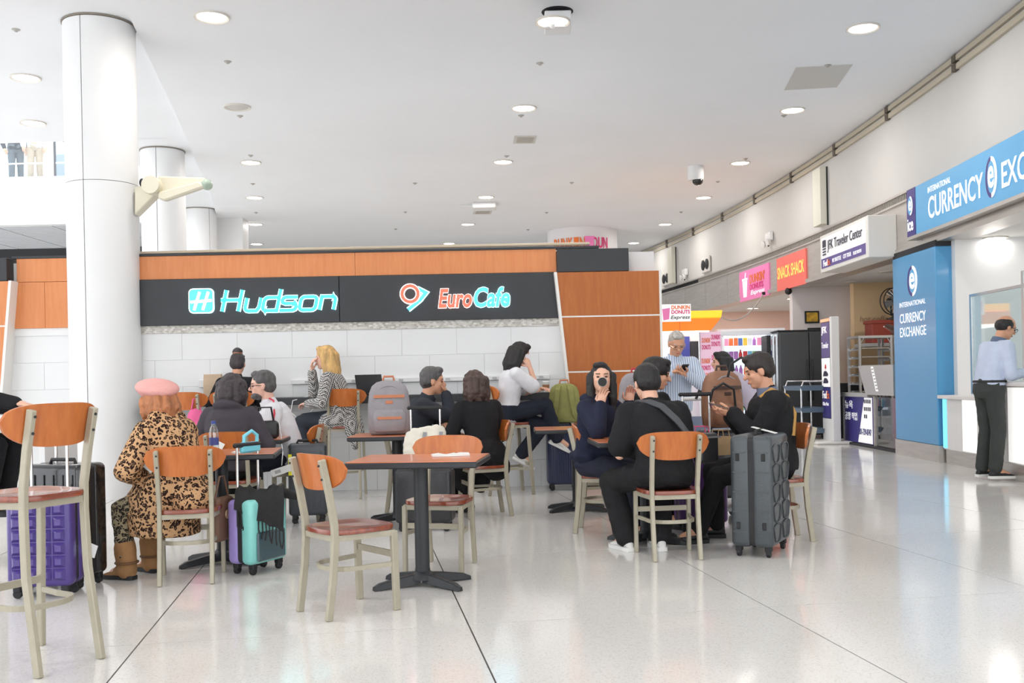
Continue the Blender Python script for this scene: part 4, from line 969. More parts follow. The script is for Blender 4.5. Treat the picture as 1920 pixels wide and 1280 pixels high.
# =================================================================== PEOPLE: a posed figure from joints
def fuse(mb, name, m, parent, voxel=.009, smooth_it=4, fold=0.0, fscale=9.0, extra=None):
    """join overlapping volumes into one continuous skin (voxel remesh + smoothing), then add folds"""
    me = mb.mesh(name+'_raw', m if isinstance(m, list) else [m])
    ob = bpy.data.objects.new('tmp', me); COL.objects.link(ob)
    r = ob.modifiers.new('r', 'REMESH'); r.mode = 'VOXEL'; r.voxel_size = voxel; r.use_smooth_shade = True
    s = ob.modifiers.new('s', 'SMOOTH'); s.factor = .5; s.iterations = smooth_it
    dg = bpy.context.evaluated_depsgraph_get(); dg.update()
    out = bpy.data.meshes.new_from_object(ob.evaluated_get(dg)); out.name = name
    bpy.data.objects.remove(ob); bpy.data.meshes.remove(me)
    if fold > 0:
        nrm = [v.normal.copy() for v in out.vertices]
        for v, n in zip(out.vertices, nrm):
            p = v.co*fscale
            q = noise.noise(p)*.6+noise.noise(Vector((p.x*2.3, p.y*2.3, p.z*1.1)))*.4
            q2 = 1-abs(noise.noise(Vector((p.x*.9+7, p.y*.9, p.z*1.6))))*2
            v.co += n*(fold*(q+.5*q2))
    out.materials.clear()
    for mm in (m if isinstance(m, list) else [m]): out.materials.append(mm)
    if extra:                                   # finer pieces rooted in the fused volume (fingers)
        n0 = len(out.vertices); ex = extra.mesh('x', m)
        bm = bmesh.new(); bm.from_mesh(out); bm.from_mesh(ex); bm.to_mesh(out); bm.free(); bpy.data.meshes.remove(ex)
    out.polygons.foreach_set('use_smooth', [True]*len(out.polygons))
    return add(name, out, parent)
def ik(a, t, l1, l2, pole):
    """two-bone chain from a to t; returns the middle joint and the end"""
    a = Vector(a); t = Vector(t); d = t-a; L = d.length
    if L > (l1+l2)*.995: d *= (l1+l2)*.995/L; L = d.length; t = a+d
    L = max(L, abs(l1-l2)+.02); dn = d.normalized()
    x = (l1*l1-l2*l2+L*L)/(2*L); h = math.sqrt(max(0, l1*l1-x*x))
    p = Vector(pole); p = p-dn*p.dot(dn)
    if p.length < 1e-4: p = dn.orthogonal()
    return a+dn*x+p.normalized()*h, t
def skin(name, c): return mat(name, c, .5, var=.06, scale=14)
SK_A = skin('skin_light', srgb(226, 176, 150)); SK_B = skin('skin_tan', srgb(208, 154, 124)); SK_C = skin('skin_fair', srgb(232, 186, 166))
M_eye = mat('eye_dark', (.03, .02, .02), .2); M_brow = mat('brow_dark', (.03, .025, .02), .8); M_lip = mat('lip', srgb(186, 110, 100), .5)
class Fig: pass
def person(label, hip, yaw, h=1.0, lean=0, side=0, hunch=8, hyaw=0, hpitch=0, hroll=0, arms=None, legs=None, build=1.0, belly=0.0,
           skinm=SK_A, top=None, sleeve='long', trouser=None, shoe=None, hair=None, hairm=None, face=True, coat=None, fold=.006, name='person',
           topt=.016, legt=.014, brow=M_brow, glasses=None, hood=False, sock=None, neck_up=0.0, top_name='jacket', hem=-.06, sh_drop=0.0, tops=None, sole=None, shoe_l=.26, collar=None, hfold=.0045):
    hip = Vector(hip); f = Vector((math.cos(D2R(yaw)), math.sin(D2R(yaw)), 0)); r = Vector((f.y, -f.x, 0))
    S = Fig(); S.hip = hip; S.f = f; S.r = r; S.h = h
    L = lambda a, b, c: hip+f*(a*h)+r*(b*h)+Z*(c*h)
    S.L = L
    def upv(a, s): return (Z*math.cos(D2R(a))*math.cos(D2R(s))+f*math.sin(D2R(a))+r*math.sin(D2R(s))).normalized()
    U = upv(lean, side); U2 = upv(lean+hunch, side*1.2); S.U, S.U2 = U, U2
    F1 = (f-U*f.dot(U)).normalized(); F2 = (f-U2*f.dot(U2)).normalized(); S.F2 = F2
    R1 = F1.cross(U); R2 = F2.cross(U2); S.R2 = R2
    Wp = hip+U*.19*h; C = Wp+U2*.15*h; N = C+U2*.155*h; S.W, S.C, S.N = Wp, C, N
    bw = build
    def ell_ring(c, rx, ry, ax, ay, n=18): return [c+ax*(rx*math.cos(2*math.pi*i/n))+ay*(ry*math.sin(2*math.pi*i/n)) for i in range(n)]
    def torso(mb, t, lo=-.10, neck=True):
        rows = [(hip+U*(-.10*h), .115, .09, R1, F1, 0), (hip+U*(-.04*h), .155, .115, R1, F1, 0), (hip+U*.04*h, .160, .118, R1, F1, belly*.5), (hip+U*.12*h, .145, .108, R1, F1, belly), (Wp, .140, .104, (R1+R2).normalized(), (F1+F2).normalized(), belly*.8), (C+U2*(-.05*h), .158, .112, R2, F2, belly*.3), (C+U2*.04*h, .170, .116, R2, F2, 0), (C+U2*.10*h, .165, .100, R2, F2, 0), (N+U2*(-.02*h), .115, .078, R2, F2, 0)]
        rows = [q for q in rows if (q[0]-hip).dot(U) >= lo*h-1e-4]
        rings = [ell_ring(c+ay*(bl*.5*h), (rx*bw+t)*h, (ry*(.5+.5*bw)+t+bl*.5)*h, ax, ay) for c, rx, ry, ax, ay, bl in rows]
        mb.loft(rings)
    sw = .168*bw*h
    S.sh = {}; S.el = {}; S.wr = {}; S.hip_j = {}; S.kn = {}; S.an = {}
    arms = arms or {}; legs = legs or {}
    for sd, s in (('l', -1), ('r', 1)):
        a = dict(dict(to=(.12, .24, -.02), pole=(-.4, .6, -.6), hd=None, curl=.5, up=None), **arms.get(sd, {}))
        so = a.get('sh', (0, 0, 0))
        S.sh[sd] = N-U2*((.055+sh_drop)*h)+R2*(s*sw)+F2*so[0]+R2*(s*so[1])+U2*so[2]
        to = a['to']; T = (Vector(a['world']) if 'world' in a else L(to[0], s*to[1], to[2]))
        pl = a['pole']; pole = f*pl[0]+r*(s*pl[1])+Z*pl[2]
        S.el[sd], S.wr[sd] = ik(S.sh[sd], T, .285*h, .25*h, pole)
        S.__dict__['arm_'+sd] = a
        g = dict(dict(to=(.42, .10, None), pole=(.6, 0, .8), toe=None, lift=0.0), **legs.get(sd, {}))
        S.hip_j[sd] = hip+R1*(s*.085*h)
        to = g['to']; q = L(to[0], s*to[1], 0); q.z = .085*h if to[2] is None else to[2]
        pl = g['pole']; pole = f*pl[0]+r*(s*pl[1])+Z*pl[2]
        S.kn[sd], S.an[sd] = ik(S.hip_j[sd], q, .425*h, .405*h, pole)
        S.__dict__['leg_'+sd] = g
    # head frame
    ntop = N+(U2*.55+Z*.45).normalized()*((.065+neck_up)*h)+F2*.012*h
    hy = D2R(yaw+hyaw); hf0 = Vector((math.cos(hy), math.sin(hy), 0)); hr = Vector((hf0.y, -hf0.x, 0))
    hf = (hf0*math.cos(D2R(hpitch))-Z*math.sin(D2R(hpitch))).normalized(); hu = hr.cross(hf)
    if hroll: 
        rm = Matrix.Rotation(D2R(hroll), 3, hf); hr = rm @ hr; hu = rm @ hu
    Hc = ntop+hu*.105*h+hf*.022*h; S.Hc, S.hf, S.hr, S.hu = Hc, hf, hr, hu
    A = Matrix((hf, hr, hu)).transposed(); S.A = A
    hl = lambda a, b, c: Hc+hf*(a*h)+hr*(b*h)+hu*(c*h); S.hl = hl
    # ---------------- body: one continuous skin
    b = MB(); torso(b, -.008)
    b.cone(N-U2*.05*h, Hc-hu*.03*h-hf*.02*h, .058*h*(.7+.3*bw), .052*h*(.7+.3*bw))
    b.cone(S.sh['l'], S.sh['r'], .052*h, .052*h)
    b.ell(hl(-.008, 0, .035), (.098*h, .078*h, .088*h), A); b.ell(hl(.022, 0, -.035), (.068*h, .064*h, .075*h), A); b.ell(hl(.05, 0, -.088), (.034*h, .036*h, .026*h), A)
    b.cone(hl(.086, 0, .015), hl(.108, 0, -.022), .009*h, .016*h, 8); b.ell(hl(.082, 0, -.058), (.014*h, .026*h, .012*h), A)
    b.ell(hl(.075, 0, .032), (.02*h, .05*h, .012*h), A)
    for s in (-1, 1):
        b.ell(hl(-.004, s*.078, -.006), (.020*h, .010*h, .032*h), A); b.ell(hl(.055, s*.038, -.02), (.028*h, .022*h, .026*h), A)
    fing = MB()
    for sd, s in (('l', -1), ('r', 1)):
        b.chain([S.sh[sd], S.el[sd], S.wr[sd]], [.047*h, .038*h, .026*h])
        a = S.__dict__['arm_'+sd]; fd = (S.wr[sd]-S.el[sd]).normalized()
        hd = (f*a['hd'][0]+r*(s*a['hd'][1])+Z*a['hd'][2]).normalized() if a['hd'] else fd
        pn = a['up'] and (f*a['up'][0]+r*(s*a['up'][1])+Z*a['up'][2]) or -Z     # palm faces this way
        pn = pn-hd*pn.dot(hd)
        if pn.length < .05: pn = f-hd*f.dot(hd)
        pn.normalize(); lat = hd.cross(pn)*s                                   # towards the thumb
        pc = S.wr[sd]+hd*.05*h; S.__dict__['palm_'+sd] = pc+pn*.02*h
        Am = Matrix((lat, pn, hd)).transposed(); b.ell(pc, (.041*h, .017*h, .056*h), Am, 12, 8); b.cone(S.wr[sd], pc, .026*h, .024*h, 10)
        cu = a['curl']
        for k in range(4):
            base = S.wr[sd]+hd*(.090-.005*abs(k-1.2))*h+lat*((.029-.0195*k)*h); ln = (.040, .045, .042, .033)[k]*h; p = base; dr = hd; rr = .0090*h
            pts = [p-hd*.018*h, p]
            for j in range(3):
                an = cu*(.45+.35*j); dr = (dr*math.cos(an)+pn*math.sin(an)).normalized(); p = p+dr*ln*(1, .68, .55)[j]; pts.append(p)
            fing.tube(pts, [rr*1.05, rr, rr*.95, rr*.88, rr*.6], 7)
        tb = S.wr[sd]+hd*.028*h+lat*.030*h; td = (hd*.62+lat*.62+pn*.45*cu).normalized(); t2 = (hd*.9+lat*.1+pn*.5*cu).normalized()
        fing.tube([tb-lat*.012*h, tb+td*.038*h, tb+td*.038*h+t2*.034*h, tb+td*.038*h+t2*.05*h], [.012*h, .0105*h, .009*h, .005*h], 7)
        g = S.__dict__['leg_'+sd]
        b.chain([S.hip_j[sd], S.kn[sd], S.an[sd]], [.076*h, .052*h, .036*h])
        td_ = Vector((math.cos(D2R(yaw+s*-8)), math.sin(D2R(yaw+s*-8)), 0)) if g['toe'] is None else (f*g['toe'][0]+r*(s*g['toe'][1])+Z*g['toe'][2]).normalized()
        S.__dict__['toe_'+sd] = td_
        b.chain([S.an[sd], S.an[sd]+td_*.12*h-Z*(.045*h if g['toe'] is None else .02)], [.038*h, .03*h])
    body = fuse(b, name, skinm, None, .0078, 3, extra=fing)
    tag(body, label, 'person'); S.o = body
    # ---------------- face
    if face:
        for s in (-1, 1):
            MB().ell(hl(.0815, s*.033, .004), (.006*h, .0125*h, .006*h), A, 8, 6).build('eye', M_eye, body, smooth=180)
            MB().cone(hl(.088, s*.018, .027), hl(.080, s*.048, .030), .0045*h, .003*h, 6).build('eyebrow', brow, body, smooth=180)
        MB().ell(hl(.092, 0, -.060), (.007*h, .022*h, .0075*h), A, 8, 6).build('lips', M_lip, body, smooth=180)
    if glasses:
        gl = MB()
        for s in (-1, 1):
            gl.tube([hl(.102, s*.034+.024*math.cos(a), .002+.018*math.sin(a)) for a in [2*math.pi*i/14 for i in range(14)]], .0025*h, 5, closed=True)
            gl.tube([hl(.098, s*.058, .006), hl(.05, s*.078, .008), hl(-.005, s*.083, .004)], .0028*h, 5)
        gl.tube([hl(.104, -.010, .004), hl(.106, .010, .004)], .0025*h, 5); gl.build('glasses', glasses, body)
    # ---------------- clothes
    if trouser:
        b = MB(); t = legt
        rows = [(hip+U*(-.105*h), .10, .085), (hip+U*(-.04*h), .155, .117), (hip+U*.05*h, .160, .120), (hip+U*.10*h, .150, .112)]
        b.loft([ell_ring(c+F1*(belly*.25*h), (rx*bw+t)*h, (ry*(.5+.5*bw)+t+belly*.25)*h, R1, F1) for c, rx, ry in rows])
        for sd in ('l', 'r'):
            e = S.an[sd]+(S.kn[sd]-S.an[sd]).normalized()*.02*h
            b.chain([S.hip_j[sd], S.kn[sd], e], [(.080+t)*h, (.056+t)*h, (.042+t*1.3)*h])
        fuse(b, 'trousers', trouser, body, .0105, 3, fold*.9, 11)
    if top:
        b = MB(); t = topt; torso(b, t, hem)
        b.cone(S.sh['l'], S.sh['r'], (.056+t*.8)*h, (.056+t*.8)*h)
        b.cone(N-U2*.04*h, N+(ntop-N)*.25, (.066+t*.5)*h, (.058+t*.3)*h)
        for sd in ('l', 'r'):
            if sleeve == 'long': b.chain([S.sh[sd], S.el[sd], S.wr[sd]-(S.wr[sd]-S.el[sd]).normalized()*.008*h], [(.052+t)*h, (.042+t)*h, (.030+t*.8)*h])
            elif sleeve == 'push': b.chain([S.sh[sd], S.el[sd], S.el[sd].lerp(S.wr[sd], .55)], [(.052+t)*h, (.042+t)*h, (.036+t*.8)*h])
            elif sleeve == 'short': b.cone(S.sh[sd], S.sh[sd].lerp(S.el[sd], .78), (.055+t)*h, (.054+t*1.4)*h)
        if hood: b.ell(N-F2*.085*h+U2*.0*h, (.085*h, .125*h, .05*h), Matrix((F2, R2, U2)).transposed()); b.cone(N-F2*.05*h+R2*.09*h, N+F2*.04*h+R2*.075*h-U2*.02*h, .035*h, .03*h); b.cone(N-F2*.05*h-R2*.09*h, N+F2*.04*h-R2*.075*h-U2*.02*h, .035*h, .03*h)
        if coat: coat(S, b)
        fuse(b, top_name, top, body, .0105, 3, fold, 8)
        if collar:
            cb = MB(); n = 16
            rr = [ell_ring(N-U2*.02*h, .085*h, .078*h, R2, F2), ell_ring(ntop-U2*.018*h, .072*h, .070*h, R2, F2), ell_ring(ntop-U2*.018*h, .064*h, .062*h, R2, F2), ell_ring(N-U2*.02*h, .075*h, .068*h, R2, F2)]
            cb.loft(rr, close=True); cb.build('collar', collar, body, smooth=60)
    if shoe:
        for sd in ('l', 'r'):
            td_ = S.__dict__['toe_'+sd]; an = S.an[sd]; g = S.__dict__['leg_'+sd]
            flat = g['toe'] is None
            upd = Z if flat else ((S.kn[sd]-an).normalized()); upd = (upd-td_*upd.dot(td_)).normalized(); lt = td_.cross(upd)
            o = an-upd*.085*h; sc = h*shoe_l/.26
            q = MB(); rings = []
            for x, w, z1 in ((-.062, .024, .060), (-.045, .034, .088), (0, .038, .105), (.05, .040, .088), (.10, .046, .062), (.15, .047, .046), (.185, .036, .036), (.20, .016, .022)):
                ring = []
                for i in range(12):
                    a = 2*math.pi*i/12; ring.append(o+td_*(x*sc)+lt*(w*sc*math.cos(a)*(1.0 if math.sin(a) < 0 else .82))+upd*(.018+(z1-.018)*(.5+.5*math.sin(a)))*sc)
                rings.append(ring)
            q.loft(rings); so = q.build('shoe', shoe, body, smooth=60)
            q = MB(); rings = []
            for x, w in ((-.068, .026), (-.05, .038), (0, .040), (.05, .040), (.10, .050), (.155, .051), (.19, .040), (.207, .018)):
                rings.append([o+td_*(x*sc)+lt*(w*sc)+upd*.001, o+td_*(x*sc)-lt*(w*sc)+upd*.001, o+td_*(x*sc)-lt*(w*sc)+upd*.028*sc, o+td_*(x*sc)+lt*(w*sc)+upd*.028*sc])
            q.loft(rings); q.build('sole', sole or M_rubber, so, smooth=40)
    if hair:
        b = MB(); hair(S, b); fuse(b, 'hair', hairm, body, .0085, 2, hfold, 26)
    return S
def hair_short(S, b, vol=0.0, front=.0):
    h = S.h; b.ell(S.hl(-.020, 0, .050), ((.098+vol+front)*h, (.084+vol)*h, (.086+vol)*h), S.A); b.ell(S.hl(-.048, 0, .005), ((.068+vol)*h, (.082+vol)*h, (.075+vol)*h), S.A)
    b.ell(S.hl(.045, .01, .105), (.045*h, .06*h, (.026+vol)*h), S.A)
def hair_bob(S, b, length=.20, vol=.012, fringe=True):
    h = S.h; hair_short(S, b, vol)
    for k in range(15):
        a = D2R(62+k*16.8); q = 1+.10*math.sin(k*2.9); x = math.cos(a)*.085*q-.03; y = math.sin(a)*.088*q; e = -length*(1+.22*math.sin(k*4.1))
        b.chain([S.hl(x, y, .05), S.hl(x*1.08-.01, y*1.10, e*.45), S.hl(x*(.9+.2*math.sin(k*1.7))-.012, y*(1.0+.12*math.cos(k*2.3)), e)], [(.026+vol)*h, (.028+vol)*h, .014*h], 9)
    if fringe: b.ell(S.hl(.06, 0, .085), (.036*h, .066*h, .034*h), S.A)
def hair_long(S, b, length=.34, vol=.008, tip=.02):
    h = S.h; hair_short(S, b, vol)
    for k in range(9):
        a = D2R(75+k*26); x = math.cos(a)*.082-.03; y = math.sin(a)*.084
        p = S.hl(x, y, .03); q = S.hl(x*.95-.02, y*1.05, -.13); e = q-Z*(length-.13)*h-S.hf*.015
        b.chain([p, q, e], [(.036+vol)*h, (.034+vol)*h, tip*h], 10)
# =================================================================== CLOTH MATERIALS
def cloth(name, c, rough=.85, bump=.25, bscale=180, var=.06): return mat(name, c, rough, var=var, scale=9, bump=bump, bscale=bscale, spec=.25)
def leopard(name, base, dark, scale):
    m = mat(name, base, .9, spec=.2, bump=.35, bscale=140); nt = m.node_tree; b = nt.nodes['Principled BSDF']; mp = [n for n in nt.nodes if n.type == 'MAPPING'][0]
    nz = nt.nodes.new('ShaderNodeTexNoise'); nz.inputs['Scale'].default_value = 16; nt.links.new(mp.outputs[0], nz.inputs['Vector'])
    mxv = nt.nodes.new('ShaderNodeMix'); mxv.data_type = 'RGBA'; mxv.blend_type = 'LINEAR_LIGHT'; mxv.inputs[0].default_value = .035
    nt.links.new(mp.outputs[0], mxv.inputs[6]); nt.links.new(nz.outputs['Color'], mxv.inputs[7])
    v = nt.nodes.new('ShaderNodeTexVoronoi'); v.inputs['Scale'].default_value = scale; nt.links.new(mxv.outputs[2], v.inputs['Vector'])
    r = nt.nodes.new('ShaderNodeValToRGB'); nt.links.new(v.outputs['Distance'], r.inputs[0]); r.color_ramp.interpolation = 'CONSTANT'
    e = r.color_ramp.elements; e[0].position = 0; e[0].color = (*[c*.42+.02 for c in base], 1); e[1].position = .20; e[1].color = (*dark, 1)
    for p, c in ((.45, base), ): q = e.new(p+.05); q.color = (*c, 1)
    v2 = nt.nodes.new('ShaderNodeTexVoronoi'); v2.inputs['Scale'].default_value = scale*2.1; nt.links.new(mxv.outputs[2], v2.inputs['Vector'])
    r2 = nt.nodes.new('ShaderNodeValToRGB'); nt.links.new(v2.outputs['Distance'], r2.inputs[0]); r2.color_ramp.elements[0].position = .16; r2.color_ramp.elements[1].position = .2
    r2.color_ramp.elements[0].color = (.35, .3, .28, 1); r2.color_ramp.elements[1].color = (1, 1, 1, 1)
    mm = nt.nodes.new('ShaderNodeMix'); mm.data_type = 'RGBA'; mm.blend_type = 'MULTIPLY'; mm.inputs[0].default_value = 1
    nt.links.new(r.outputs[0], mm.inputs[6]); nt.links.new(r2.outputs[0], mm.inputs[7]); nt.links.new(mm.outputs[2], b.inputs['Base Color']); return m
def checker(name, c0, c1, scale):
    m = mat(name, c0, .9, bump=.3, bscale=150); nt = m.node_tree; b = nt.nodes['Principled BSDF']; mp = [n for n in nt.nodes if n.type == 'MAPPING'][0]
    mp.inputs['Rotation'].default_value = (.5, .4, .78)
    ch = nt.nodes.new('ShaderNodeTexChecker'); ch.inputs['Scale'].default_value = scale; ch.inputs[1].default_value = (*c0, 1); ch.inputs[2].default_value = (*c1, 1)
    nt.links.new(mp.outputs[0], ch.inputs[0]); nt.links.new(ch.outputs[0], b.inputs['Base Color']); return m
def stripes(name, c0, c1, scale, axis='X'):
    m = mat(name, c0, .75, bump=.15, bscale=120); nt = m.node_tree; b = nt.nodes['Principled BSDF']; mp = [n for n in nt.nodes if n.type == 'MAPPING'][0]
    w = nt.nodes.new('ShaderNodeTexWave'); w.bands_direction = axis; w.inputs['Scale'].default_value = scale; w.inputs['Distortion'].default_value = .4; nt.links.new(mp.outputs[0], w.inputs['Vector'])
    r = nt.nodes.new('ShaderNodeValToRGB'); nt.links.new(w.outputs[0], r.inputs[0]); r.color_ramp.elements[0].position = .35; r.color_ramp.elements[1].position = .6
    r.color_ramp.elements[0].color = (*c1, 1); r.color_ramp.elements[1].color = (*c0, 1); nt.links.new(r.outputs[0], b.inputs['Base Color']); return m
def hairmat(name, c): return mat(name, c, .55, var=.35, scale=30, stretch=(1, 1, .25), bump=.5, bscale=90)
HB = hairmat('hair_black', (.012, .010, .010)); HD = hairmat('hair_dark', (.045, .034, .038)); HG = hairmat('hair_grey', srgb(86, 84, 84)); HW = hairmat('hair_white', srgb(182, 176, 170)); HBL = hairmat('hair_blond', srgb(206, 166, 106)); HR = hairmat('hair_auburn', srgb(172, 110, 70))
C_blk = cloth('cloth_black', (.014, .014, .016)); C_char = cloth('cloth_charcoal', srgb(72, 68, 74)); C_navy = cloth('cloth_navy', srgb(34, 38, 58)); C_jean = cloth('denim_dark', srgb(38, 42, 54)); C_white = cloth('cloth_white', srgb(224, 224, 228)); C_slate = cloth('cloth_slate', srgb(52, 56, 64)); C_pants = cloth('cloth_dark_green', srgb(62, 66, 64))
C_leo = leopard('leopard_plush', srgb(204, 162, 120), srgb(46, 30, 25), 44); C_leo2 = leopard('leopard_leggings', srgb(150, 138, 110), srgb(40, 36, 34), 50)
C_hound = checker('houndstooth', (.015, .015, .016), (.62, .60, .58), 74); C_stripe = stripes('striped_shirt', srgb(214, 220, 230), srgb(150, 168, 196), 14); C_blue = cloth('shirt_blue', srgb(196, 206, 228))
S_white = mat('shoe_white', (.75, .74, .72), .5); S_tan = mat('suede_tan', srgb(160, 118, 76), .85, bump=.2, var=.12); S_blk = mat('shoe_black', (.015, .015, .017), .5); S_sole = mat('sole_white', (.8, .8, .78), .5)
# =================================================================== THE PEOPLE
def tubes(parent, nm, pts, r, m, n=8): return MB().tube(pts, r, n).build(nm, m, parent, smooth=60)
# -- woman in the leopard coat
def leo_coat(S, b):
    h = S.h
    rr = lambda c, rx, ry: [c+S.r*(rx*math.cos(2*math.pi*i/20))+S.f*(ry*math.sin(2*math.pi*i/20)) for i in range(20)]
    b.loft([rr(S.hip+Z*.12+S.f*.02, .17, .14), rr(S.hip+Z*.06+S.f*.10, .20, .22), rr(S.hip-Z*.03+S.f*.15, .215, .255), rr(S.hip-Z*.14+S.f*.16, .21, .25), rr(S.hip-Z*.27+S.f*.16, .205, .235)])
    b.cone(S.hip-S.f*.06, S.hip-S.f*.10-Z*.04, .15, .13)
    b.cone(S.N-S.F2*.04-S.R2*.075+S.U2*.02, S.N-S.F2*.04+S.R2*.075+S.U2*.02, .062, .062); b.ell(S.N-S.F2*.06-S.U2*.05, (.075, .16, .07), Matrix((S.F2, S.R2, S.U2)).transposed())
def leo_hair(S, b):
    hair_bob(S, b, .135, .0)
    for s in (-1, 1): b.chain([S.hl(.05, s*.07, .03), S.hl(.055, s*.082, -.06), S.hl(.06, s*.07, -.15)], [.022, .024, .012])
S = person('woman in a leopard coat and pink beret seated with her back turned', (-2.10, 6.27, .535), 150, .905, lean=10, hunch=14, hyaw=18, hpitch=8, arms={'l': dict(to=(.27, .10, .10), pole=(-.2, 1, -.5)), 'r': dict(to=(.27, .02, .08), pole=(-.2, 1, -.5))},
  legs={'l': dict(to=(.30, .22, None)), 'r': dict(to=(.36, .04, None))}, top=C_leo, top_name='coat', topt=.040, trouser=C_leo2, shoe=S_tan, hair=leo_hair, hairm=HR, face=False, coat=leo_coat, hfold=.009, fold=.009, skinm=SK_C)
b = MB(); Ab = S.A @ Matrix.Rotation(-.30, 3, 'Y') @ Matrix.Rotation(.15, 3, 'X')
b.ell(S.hl(-.025, 0, .098), (.140, .128, .058), Ab, 24, 12); b.ell(S.hl(.0, 0, .075), (.104, .096, .045), Ab, 20, 10); b.cone(S.hl(-.02, 0, .15), S.hl(-.02, 0, .165), .007, .005)
fuse(b, 'beret', mat('pink_wool', srgb(226, 166, 160), .95, bump=.3, bscale=150, var=.05), S.o, .008, 4, .002, 20)
for sd in 'lr':
    b = MB(); b.chain([S.an[sd]-Z*.02, S.an[sd].lerp(S.kn[sd], .34)], [.060, .067], 14); b.cone(S.an[sd], S.an[sd]+S.__dict__['toe_'+sd]*.06-Z*.03, .05, .04)
    fuse(b, 'boot_shaft', S_tan, S.o, .009, 3, .004, 14); tubes(S.o, 'boot_strap', [S.an[sd]+Vector((math.cos(a)*.066, math.sin(a)*.066, .03)) for a in [2*math.pi*i/14 for i in range(15)]], .008, mat('strap_brown', srgb(110, 78, 50), .7))
# -- person in the dark hooded jacket
S = person('person with dark shaggy hair in a charcoal hooded jacket, back turned', (-2.31, 7.97, .545), 84, .97, lean=10, hunch=12, hyaw=12, hpitch=2, arms={'l': dict(to=(.36, .16, .26)), 'r': dict(to=(.36, .14, .26))}, legs={'l': dict(to=(.40, .12, None)), 'r': dict(to=(.36, .10, None))},
  top=C_char, top_name='hooded_jacket', topt=.028, hood=True, trouser=C_blk, shoe=S_blk, hair=lambda S, b: hair_bob(S, b, .15, .010), hairm=HD, hfold=.010, face=False, build=1.02, fold=.008)
# -- man in the white track jacket
S = person('bearded man with glasses in a white track jacket', (-1.99, 8.85, .55), 198, 1.02, lean=12, hunch=12, hyaw=-4, hpitch=4, arms={'l': dict(to=(.36, .14, .26)), 'r': dict(to=(.40, .10, .26))}, legs={'l': dict(to=(.34, .14, None)), 'r': dict(to=(.34, .10, None))},
  top=C_white, top_name='track_jacket', topt=.024, trouser=C_jean, shoe=S_blk, hair=lambda S, b: hair_short(S, b, .004), hairm=HG, glasses=M_rubber, collar=C_white, brow=HG, build=1.05, skinm=SK_C)
b = MB(); b.ell(S.hl(.042, 0, -.075), (.052, .056, .045), S.A); b.ell(S.hl(.08, 0, -.085), (.026, .032, .028), S.A); fuse(b, 'beard', HG, S.o, .007, 2, .003, 60)
_rd = mat('red_piping', srgb(206, 50, 70), .6)
for sd in 'lr':
    o_ = (S.sh[sd]-S.C).normalized()
    tubes(S.o, 'sleeve_stripe', [S.N+S.R2*(.07 if sd == 'r' else -.07)+S.U2*.05-S.F2*.02, S.sh[sd]+Z*.088-S.f*.0, S.sh[sd].lerp(S.el[sd], .35)+Z*.03+o_*.075-S.f*.03, S.sh[sd].lerp(S.el[sd], .9)+o_*.076-S.f*.02], .008, _rd)
# -- person with the bun at the bar
def bun(S, b): hair_short(S, b, .002); b.ell(S.hl(-.03, 0, .145), (.055, .055, .045), S.A)
S = person('person with a hair bun sitting at the bar, back turned', (-2.94, 10.52, .835), 92, .93, lean=10, hunch=12, hpitch=10, arms={'l': dict(to=(.34, .16, .26)), 'r': dict(to=(.34, .12, .26))}, legs={'l': dict(to=(.25, .1, .42)), 'r': dict(to=(.25, .1, .42))}, top=C_blk, trouser=C_blk, shoe=S_blk, hair=bun, hairm=HD, face=False, skinm=SK_B)
tubes(S.o, 'hair_band', [S.hl(-.03+.045*math.cos(a), .045*math.sin(a), .125) for a in [2*math.pi*i/14 for i in range(15)]], .012, HR)
# -- blonde woman at the bar
def hound_coat(S, b):
    b.cone(S.hip-S.f*.07+Z*.04, S.hip-S.f*.14-Z*.14, .13, .10); b.cone(S.hip-S.f*.12-Z*.05-S.r*.08, S.hip-S.f*.16-Z*.30-S.r*.08, .09, .035); b.cone(S.hip+S.r*-.06, S.hip+S.f*.12-S.r*.10-Z*.04, .12, .10)
S = person('blonde woman in a houndstooth jacket with a hand at her mouth', (-1.80, 10.46, .835), 176, .97, lean=9, hunch=8, hyaw=2, hpitch=2, arms={'l': dict(to=(.33, .12, .16), pole=(-.5, .7, -.5), curl=.7), 'r': dict(to=(.30, -.04, .50), pole=(.2, .3, -1), hd=(.0, -.2, 1), curl=1.0, up=(-1, 0, 0))},
  legs={'l': dict(to=(.34, .08, .42), pole=(1, 0, .5)), 'r': dict(to=(.30, .06, .45), pole=(1, 0, .5))}, top=C_hound, top_name='houndstooth_jacket', topt=.022, trouser=C_slate, shoe=S_blk, hair=lambda S, b: hair_long(S, b, .30, .010, .02), hairm=HBL, brow=HBL, coat=hound_coat, skinm=SK_C)
# -- grey-haired man leaning on his hand
S = person('grey-haired man in a dark jacket resting his cheek on his hand', (-.98, 9.22, .55), 2, 1.04, lean=14, hunch=12, hyaw=6, hpitch=4, arms={'r': dict(to=(.35, -.02, .50), pole=(.7, .3, -1), hd=(-.3, -.2, 1), curl=.5, up=(-1, 0, .2)), 'l': dict(to=(.34, -.10, .24), pole=(.2, 1, -.4), hd=(.3, -1, 0))},
  legs={'l': dict(to=(.38, .1, None)), 'r': dict(to=(.36, .12, None))}, top=C_slate, topt=.024, trouser=C_slate, shoe=S_blk, hair=lambda S, b: hair_short(S, b, .004), hairm=HG, brow=HG, skinm=SK_B, collar=C_slate)
